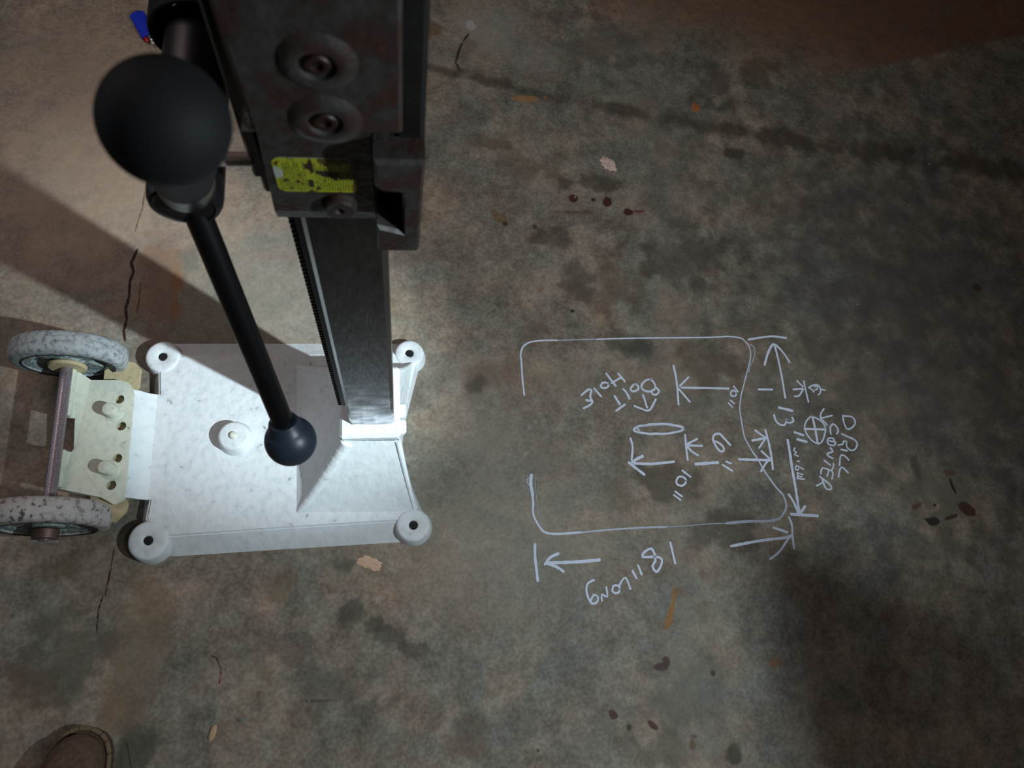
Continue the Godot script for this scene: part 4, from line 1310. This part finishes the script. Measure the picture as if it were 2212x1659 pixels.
func handle(r: Node3D) -> void:
	var s := brush()
	var t := Transform3D(Basis(Vector3.RIGHT, PI / 2), Vector3(0.035, 0.76, -0.135))
	lathe(s, [Vector2(0.0225, 0.0), Vector2(0.0235, 0.01), Vector2(0.0255, 0.148), Vector2(0.0250, 0.1535), Vector2(0.0232, 0.1575), Vector2(0.0205, 0.1585), Vector2(0.0195, 0.1575), Vector2(0.0030, 0.1575), Vector2(0.0026, 0.152), Vector2(0, 0.152)], t, 48)
	var h := part("feed_handle", s, M.hub, r, "black hub of the feed handle")
	var root := Vector3(0.035, 0.76, 0.006)
	var near := Vector3(0.0935, 0.990, 0.1265)
	var far := Vector3(0.0782, 0.527, 0.1306)
	var dn: Vector3 = (near - root).normalized()
	var df: Vector3 = (far - root).normalized()
	# the arm that points down: a bare rod with a ball on its end
	var s2 := brush()
	rod(s2, root + df * 0.012, far - df * 0.012, 0.0100, 0.0098, 28)
	part("spoke", s2, M.black, h)
	s2 = brush()
	var prof: Array[Vector2] = [Vector2(0.0100, -0.0265), Vector2(0.0132, -0.0265), Vector2(0.0140, -0.0245)]
	for k in range(1, 29):
		var a := -PI / 2 + 0.66 + (PI - 0.66) * k / 28.0
		prof.append(Vector2(maxf(0.0, cos(a)) * 0.024, sin(a) * 0.024))
	prof[prof.size() - 1].x = 0.0
	lathe(s2, prof, aim(far, far + df), 48)
	part("knob", s2, M.ball_blue, h, "black ball knob at the lower end")
	# the arm that points up at the viewer: a stout neck that swells into a pear-shaped knob
	s2 = brush()
	var l := near.distance_to(root)
	rod(s2, root + dn * 0.012, root + dn * (l * 0.30), 0.0195, 0.0180, 32)
	part("spoke", s2, M.black, h)
	s2 = brush()
	prof = [Vector2(0.0165, -l * 0.76), Vector2(0.0178, -l * 0.76), Vector2(0.0186, -l * 0.55), Vector2(0.0200, -l * 0.35), Vector2(0.0212, -l * 0.2)]
	for k in range(0, 29):
		var a := -0.42 + (PI / 2 + 0.42) * k / 28.0
		prof.append(Vector2(maxf(0.0, cos(a)) * 0.0243, sin(a) * 0.0243))
	prof[prof.size() - 1].x = 0.0
	lathe(s2, prof, aim(near, near + dn), 56)
	part("knob", s2, M.black_soft, h, "large black pear-shaped knob, out of focus")

func label_mesh(s: SurfaceTool, lo: Vector3, hi: Vector3) -> void:
	var p := PackedVector2Array()
	var rr := 0.006
	for c in [[lo.x + rr, lo.y + rr, PI], [hi.x - rr, lo.y + rr, PI * 1.5], [hi.x - rr, hi.y - rr, 0.0], [lo.x + rr, hi.y - rr, PI * 0.5]]:
		for k in 6: p.append(Vector2(c[0], c[1]) + Vector2.from_angle(c[2] + PI / 2 * k / 5.0) * rr)
	var mid := (lo + hi) / 2.0
	for k in p.size():
		var a := p[k]
		var b := p[(k + 1) % p.size()]
		for v: Vector2 in [Vector2(mid.x, mid.y), b, a]:
			s.set_normal(Vector3.BACK)
			s.set_uv(Vector2((v.x - lo.x) / (hi.x - lo.x), 1.0 - (v.y - lo.y) / (hi.y - lo.y)))
			s.add_vertex(Vector3(v.x, v.y, lo.z))
		s.set_uv(Vector2(0.01, 0.5))
		quad(s, Vector3(a.x, a.y, lo.z - 0.0004), Vector3(b.x, b.y, lo.z - 0.0004), Vector3(b.x, b.y, lo.z), Vector3(a.x, a.y, lo.z))

# the print on the label: yellow, columns of illegible dark dashes, brown scrapes
func label_print() -> StandardMaterial3D:
	var w := 320
	var h := 192
	var im := Image.create(w, h, false, Image.FORMAT_RGB8)
	im.fill(Color(0.60, 0.60, 0.12))
	var g := RandomNumberGenerator.new()
	g.seed = 4
	var ink := Color(0.12, 0.13, 0.06)
	for x in range(14, 292, 11):
		if x > 122 and x < 150: continue
		var y := 16 + g.randi_range(0, 14)
		while y < 178:
			var l := g.randi_range(7, 26)
			im.fill_rect(Rect2i(x, y, 4, mini(l, 180 - y)), ink)
			y += l + g.randi_range(3, 8)
		if g.randf() < 0.25: im.fill_rect(Rect2i(x, 16, 4, g.randi_range(20, 70)), Color(0.60, 0.60, 0.12))
	im.fill_rect(Rect2i(192, 70, 54, 26), ink)
	im.fill_rect(Rect2i(180, 78, 90, 7), ink)
	im.fill_rect(Rect2i(122, 120, 22, 44), ink)
	var f := FastNoiseLite.new()
	f.seed = 8
	f.frequency = 0.022
	f.fractal_octaves = 4
	for y in h:
		for x in w:
			var n := f.get_noise_2d(x, y * 0.8)
			var along := absf((x - 150) * 0.6 - (y - 60) * 1.0)     # a scrape that runs down to the right
			var c := im.get_pixel(x, y)
			if along < 15.0 + n * 34.0 and x > 110 and x < 240: c = Color(0.16, 0.10, 0.06)
			if n > 0.34: c = c.lerp(Color(0.20, 0.12, 0.06), 0.85)
			if (x > 296 + n * 10.0) or (y < 26 + n * 20.0 and x > 170): c = c.lerp(Color(0.25, 0.16, 0.04), 0.8)
			if x < 26 + n * 30.0 and y > 50 and y < 110: c = Color(0.62, 0.64, 0.60)
			im.set_pixel(x, y, c)
	var m := StandardMaterial3D.new()
	m.albedo_texture = ImageTexture.create_from_image(im)
	m.roughness = 0.55
	return m

# ---------------------------------------------------------------- small things
func small_things() -> void:
	lighter()
	shoe(Vector3(-0.438, 0, 0.164), -0.24, Color(0.42, 0.33, 0.25), "scuffed brown shoe whose toe with a pale welt pokes in at the lower left corner")
	flakes()

# unseen torch body on a cord, with a block added to shade the floor
func added_torch_body() -> void:
	var o := thing("added_torch_body", "unseen torch on a cord at the far right, with an added block that shades the floor", "lamp", Vector3(0.78, 1.2, 0.12))
	var ax := Vector3(-0.598, -0.677, -0.350) .normalized()
	var s := brush()
	lathe(s, [Vector2(0, 0.0), Vector2(0.012, 0.0), Vector2(0.030, -0.016), Vector2(0.034, -0.016), Vector2(0.032, -0.030), Vector2(0.020, -0.050), Vector2(0.019, -0.115), Vector2(0, -0.118)], aim(-ax * 0.008, ax), 32)
	var h := part("lamp_head", s, mat(Color(0.2, 0.2, 0.21), 0.5), o)
	s = brush()
	lathe(s, [Vector2(0.011, 0.0), Vector2(0.0105, 0.001), Vector2(0, 0.0012)], aim(-ax * 0.0078, ax), 24)
	var glow := mat(Color(0.9, 0.95, 1.0), 0.4)
	glow.emission_enabled = true
	glow.emission = Color(0.89, 0.965, 1.0)
	glow.emission_energy_multiplier = 2.0
	part("lamp_lens", s, glow, h)
	s = brush()
	rod(s, -ax * 0.10, Vector3(0.035, -0.20, 0.028), 0.006, 0.006, 12)
	rod(s, -ax * 0.09, Vector3(0.06, 1.5, 0.04), 0.003, 0.003, 8)
	part("cord", s, M.black, o)
	s = brush()
	var box_outline := v2([-0.030, -0.060, 0.004, -0.046, 0.036, -0.034, 0.058, -0.010, 0.066, 0.032, 0.050, 0.056, 0.000, 0.050, -0.022, 0.002])  # block shaped so that its shadow darkens the lower right floor
	var t := brush()
	loft(t, box_outline, -0.03, box_outline, 0.0, 0.006)
	# tilted so that the left edge of its shadow comes out softer
	s.append_from(t.commit(), 0, Transform3D(Basis(Vector3(0.75, 0, 0.66).cross(Vector3.UP).normalized(), -0.62), Vector3(0.0, -0.20, 0.007)))
	part("shade_block", s, mat(Color(0.25, 0.22, 0.1), 0.6), o)

func lighter() -> void:
	# lies on its side; its long axis is x, the metal end at +x
	var o := thing("cigarette_lighter", "blue plastic cigarette lighter lying on the floor beyond the drill handle", "lighter", Vector3(-0.537, 0.0, -1.112), -1.03)
	var s := brush()
	var T := Transform3D(Basis(Vector3.FORWARD, -PI / 2), Vector3.ZERO)
	var sec := func(w: float, h: float) -> PackedVector2Array:
		var p := PackedVector2Array()
		for k in 24: p.append(Vector2(cos(TAU * k / 24) * w, sin(TAU * k / 24) * h))
		return p
	var body := [[-0.039, 0.9], [-0.037, 1.0], [0.018, 1.0], [0.0195, 0.98]]
	for k in body.size() - 1:
		var a: PackedVector2Array = sec.call(0.0145 * body[k][1], 0.0065 * body[k][1])
		var b: PackedVector2Array = sec.call(0.0145 * body[k + 1][1], 0.0065 * body[k + 1][1])
		for j in 24:
			var i := (j + 1) % 24
			quad(s, Vector3(body[k][0], 0.0066 + a[j].y, a[j].x), Vector3(body[k][0], 0.0066 + a[i].y, a[i].x), Vector3(body[k + 1][0], 0.0066 + b[i].y, b[i].x), Vector3(body[k + 1][0], 0.0066 + b[j].y, b[j].x))
			if k == 0: tri(s, Vector3(body[0][0], 0.0066, 0), Vector3(body[0][0], 0.0066 + a[i].y, a[i].x), Vector3(body[0][0], 0.0066 + a[j].y, a[j].x))
			if k == body.size() - 2: tri(s, Vector3(body[k + 1][0], 0.0066, 0), Vector3(body[k + 1][0], 0.0066 + b[j].y, b[j].x), Vector3(body[k + 1][0], 0.0066 + b[i].y, b[i].x))
	part("body", s, mat(Color(0.12, 0.20, 0.72), 0.3), o)
	s = brush()
	box(s, Vector3(0.019, 0.001, -0.011), Vector3(0.033, 0.012, 0.003), 0.002)
	part("metal_hood", s, mat(Color(0.85, 0.83, 0.82), 0.25, 0.9), o)
	s = brush()
	box(s, Vector3(0.019, 0.002, 0.004), Vector3(0.030, 0.0105, 0.011), 0.002)
	part("button", s, mat(Color(0.65, 0.05, 0.05), 0.4), o, "red button")
	s = brush()
	rod(s, Vector3(0.036, 0.0065, -0.006), Vector3(0.036, 0.0065, 0.004), 0.004, 0.004, 14)
	part("spark_wheel", s, M.pin, o)

# a low shoe, toe towards -z, heel end out of the frame
func shoe(at: Vector3, turn: float, col: Color, label: String) -> void:
	var o := thing("shoe", label, "shoe", at, turn)
	var outline := func(grow: float) -> PackedVector2Array:
		var p := PackedVector2Array()
		# half widths along the length
		var st := [[-0.060, 0.0], [-0.057, 0.018], [-0.050, 0.030], [-0.036, 0.041], [-0.015, 0.048], [0.02, 0.050], [0.07, 0.043], [0.13, 0.037], [0.18, 0.037], [0.205, 0.030], [0.216, 0.015], [0.219, 0.0]]
		for k in st.size(): p.append(Vector2(st[k][1] * 0.86 * (1.0 + grow), st[k][0] * (1.0 + grow)))
		for k in range(st.size() - 2, 0, -1): p.append(Vector2(-st[k][1] * 0.86 * (1.0 + grow), st[k][0] * (1.0 + grow)))
		return p
	var s := brush()
	loft(s, outline.call(0.0), 0.0, outline.call(0.02), 0.020, 0.002)
	part("sole", s, mat(Color(0.30, 0.22, 0.15), 0.8), o)
	s = brush()
	var n := 0
	var base: PackedVector2Array = outline.call(0.02)
	n = base.size()
	for k in n:
		var a := base[k] * 0.985
		var b := base[(k + 1) % n] * 0.985
		rod(s, Vector3(a.x, 0.0215, a.y), Vector3(b.x, 0.0215, b.y), 0.0035, 0.0035, 8)
	part("welt", s, mat(Color(0.42, 0.35, 0.26), 0.85), o, "pale stitched welt")
	s = brush()
	var rings := [[0.018, 0.93, 0.0], [0.034, 0.93, 0.001], [0.046, 0.86, 0.004], [0.055, 0.72, 0.010], [0.060, 0.50, 0.018], [0.062, 0.25, 0.03], [0.0625, 0.02, 0.04]]
	var last: PackedVector2Array
	for q in rings:
		var now := PackedVector2Array()
		for v in outline.call(0.0): now.append(Vector2(v.x * q[1], 0.03 + (v.y - 0.03) * q[1] + q[2] * 0.3))
		if last:
			var yy: float = rings[rings.find(q) - 1][0]
			for k in n:
				var j := (k + 1) % n
				quad(s, Vector3(last[j].x, yy, last[j].y), Vector3(last[k].x, yy, last[k].y), Vector3(now[k].x, q[0], now[k].y), Vector3(now[j].x, q[0], now[j].y))
		last = now
	part("upper", s, mat(col, 0.95, 0.0, noise_tex(101, 0.03, 4, [[0.0, Color(0.6, 0.6, 0.6)], [1.0, Color(1, 1, 1)]]), 6.0), o)

# a thin ragged chip lying on the floor
func chip(called: String, label: String, category: String, x: float, z: float, rx: float, rz: float, turn: float, thick: float, col: Color, crumpled: float, seed_: int) -> void:
	var g := RandomNumberGenerator.new()
	g.seed = seed_
	var s := brush()
	var n := 22
	var rim: Array[Vector3] = []
	var mid: Array[Vector3] = []
	for k in n:
		var a := TAU * k / n
		var rr := 1.0 + g.randf_range(-0.16, 0.16) * crumpled
		rim.append(Vector3(cos(a) * rx * rr, thick * 0.5 * (1.0 + g.randf_range(-0.5, 0.8) * crumpled), sin(a) * rz * rr))
		mid.append(Vector3(cos(a) * rx * rr * 0.55, thick * (1.0 + g.randf_range(-0.4, 0.6) * crumpled), sin(a) * rz * rr * 0.55))
	for k in n:
		var j := (k + 1) % n
		flat_up(s, Vector3(0, thick, 0), mid[k], mid[j])
		flat_up(s, mid[k], rim[k], rim[j])
		flat_up(s, mid[k], rim[j], mid[j])
		quad(s, Vector3(rim[j].x, 0, rim[j].z), Vector3(rim[k].x, 0, rim[k].z), rim[k], rim[j])
	var o := MeshInstance3D.new()
	o.mesh = s.commit()
	o.material_override = mat(col, 0.9)
	o.name = numbered(called)
	add_child(o)
	o.position = Vector3(x, 0, z)
	o.rotation.y = turn
	tag(o, label, category)

func flakes() -> void:
	chip("paint_flake", "tan crumbly flake on the floor just below the white base", "flake", -0.0595, -0.126, 0.021, 0.0095, -0.25, 0.0022, Color(0.80, 0.66, 0.56), 1.0, 3)
	chip("paint_flake", "pinkish brown crumpled flake on the floor right of the clamp jaw", "flake", 0.357, -0.897, 0.019, 0.012, -0.8, 0.003, Color(0.82, 0.70, 0.64), 1.3, 4)
	chip("seed_husk", "small pale almond-shaped seed husk on the floor right of the shoe", "seed", -0.2655, 0.115, 0.0045, 0.0115, -0.22, 0.004, Color(0.72, 0.60, 0.47), 0.25, 5)
	chip("grey_chip", "tiny grey chip on the floor up and right of the seed husk", "chip", -0.229, 0.098, 0.0042, 0.0036, 0.3, 0.002, Color(0.45, 0.48, 0.46), 1.0, 6)
	# crumbs, splinters and lint: too many to count
	var g := RandomNumberGenerator.new()
	g.seed = 77
	var s := brush()
	for k in 190:
		var p := Vector3(g.randf_range(-0.75, 1.1), 0.0002, g.randf_range(-1.15, 0.15))
		if p.x > -0.46 and p.x < 0.03 and p.z > -0.52 and p.z < -0.1: continue
		var r := g.randf_range(0.0006, 0.0017) * (1.5 if g.randf() < 0.12 else 1.0)
		var long := g.randf_range(0.8, 2.4)
		var b := Basis(Vector3.UP, g.randf() * TAU)
		var c: Array[Vector3] = []
		for q in [[-long, 0.0, -0.7], [long, 0.0, -0.5], [0.6, 0.0, 0.9], [0.0, 1.1, 0.0]]: c.append(p + b * (Vector3(q[0], q[1], q[2]) * r))
		tri(s, c[0], c[3], c[1]); tri(s, c[1], c[3], c[2]); tri(s, c[2], c[3], c[0])
	for k in 34:
		var p := Vector2(g.randf_range(-0.5, 1.0), g.randf_range(-1.0, 0.12))
		if p.x > -0.46 and p.x < 0.03 and p.y > -0.52 and p.y < -0.1: continue
		var dir := g.randf() * TAU
		var bend := g.randf_range(-0.5, 0.5)
		for i in 5:
			var e := p + Vector2.from_angle(dir) * 0.004
			dir += bend * 0.3
			rod(s, Vector3(p.x, 0.0008, p.y), Vector3(e.x, 0.0008, e.y), 0.00025, 0.00025, 4, 0.0001)
			p = e
	var o := MeshInstance3D.new()
	o.mesh = s.commit()
	o.material_override = mat(Color(0.62, 0.60, 0.57), 0.9)
	o.name = numbered("floor_crumbs")
	add_child(o)
	tag(o, "pale crumbs and lint scattered over the concrete floor", "debris", "", "stuff")
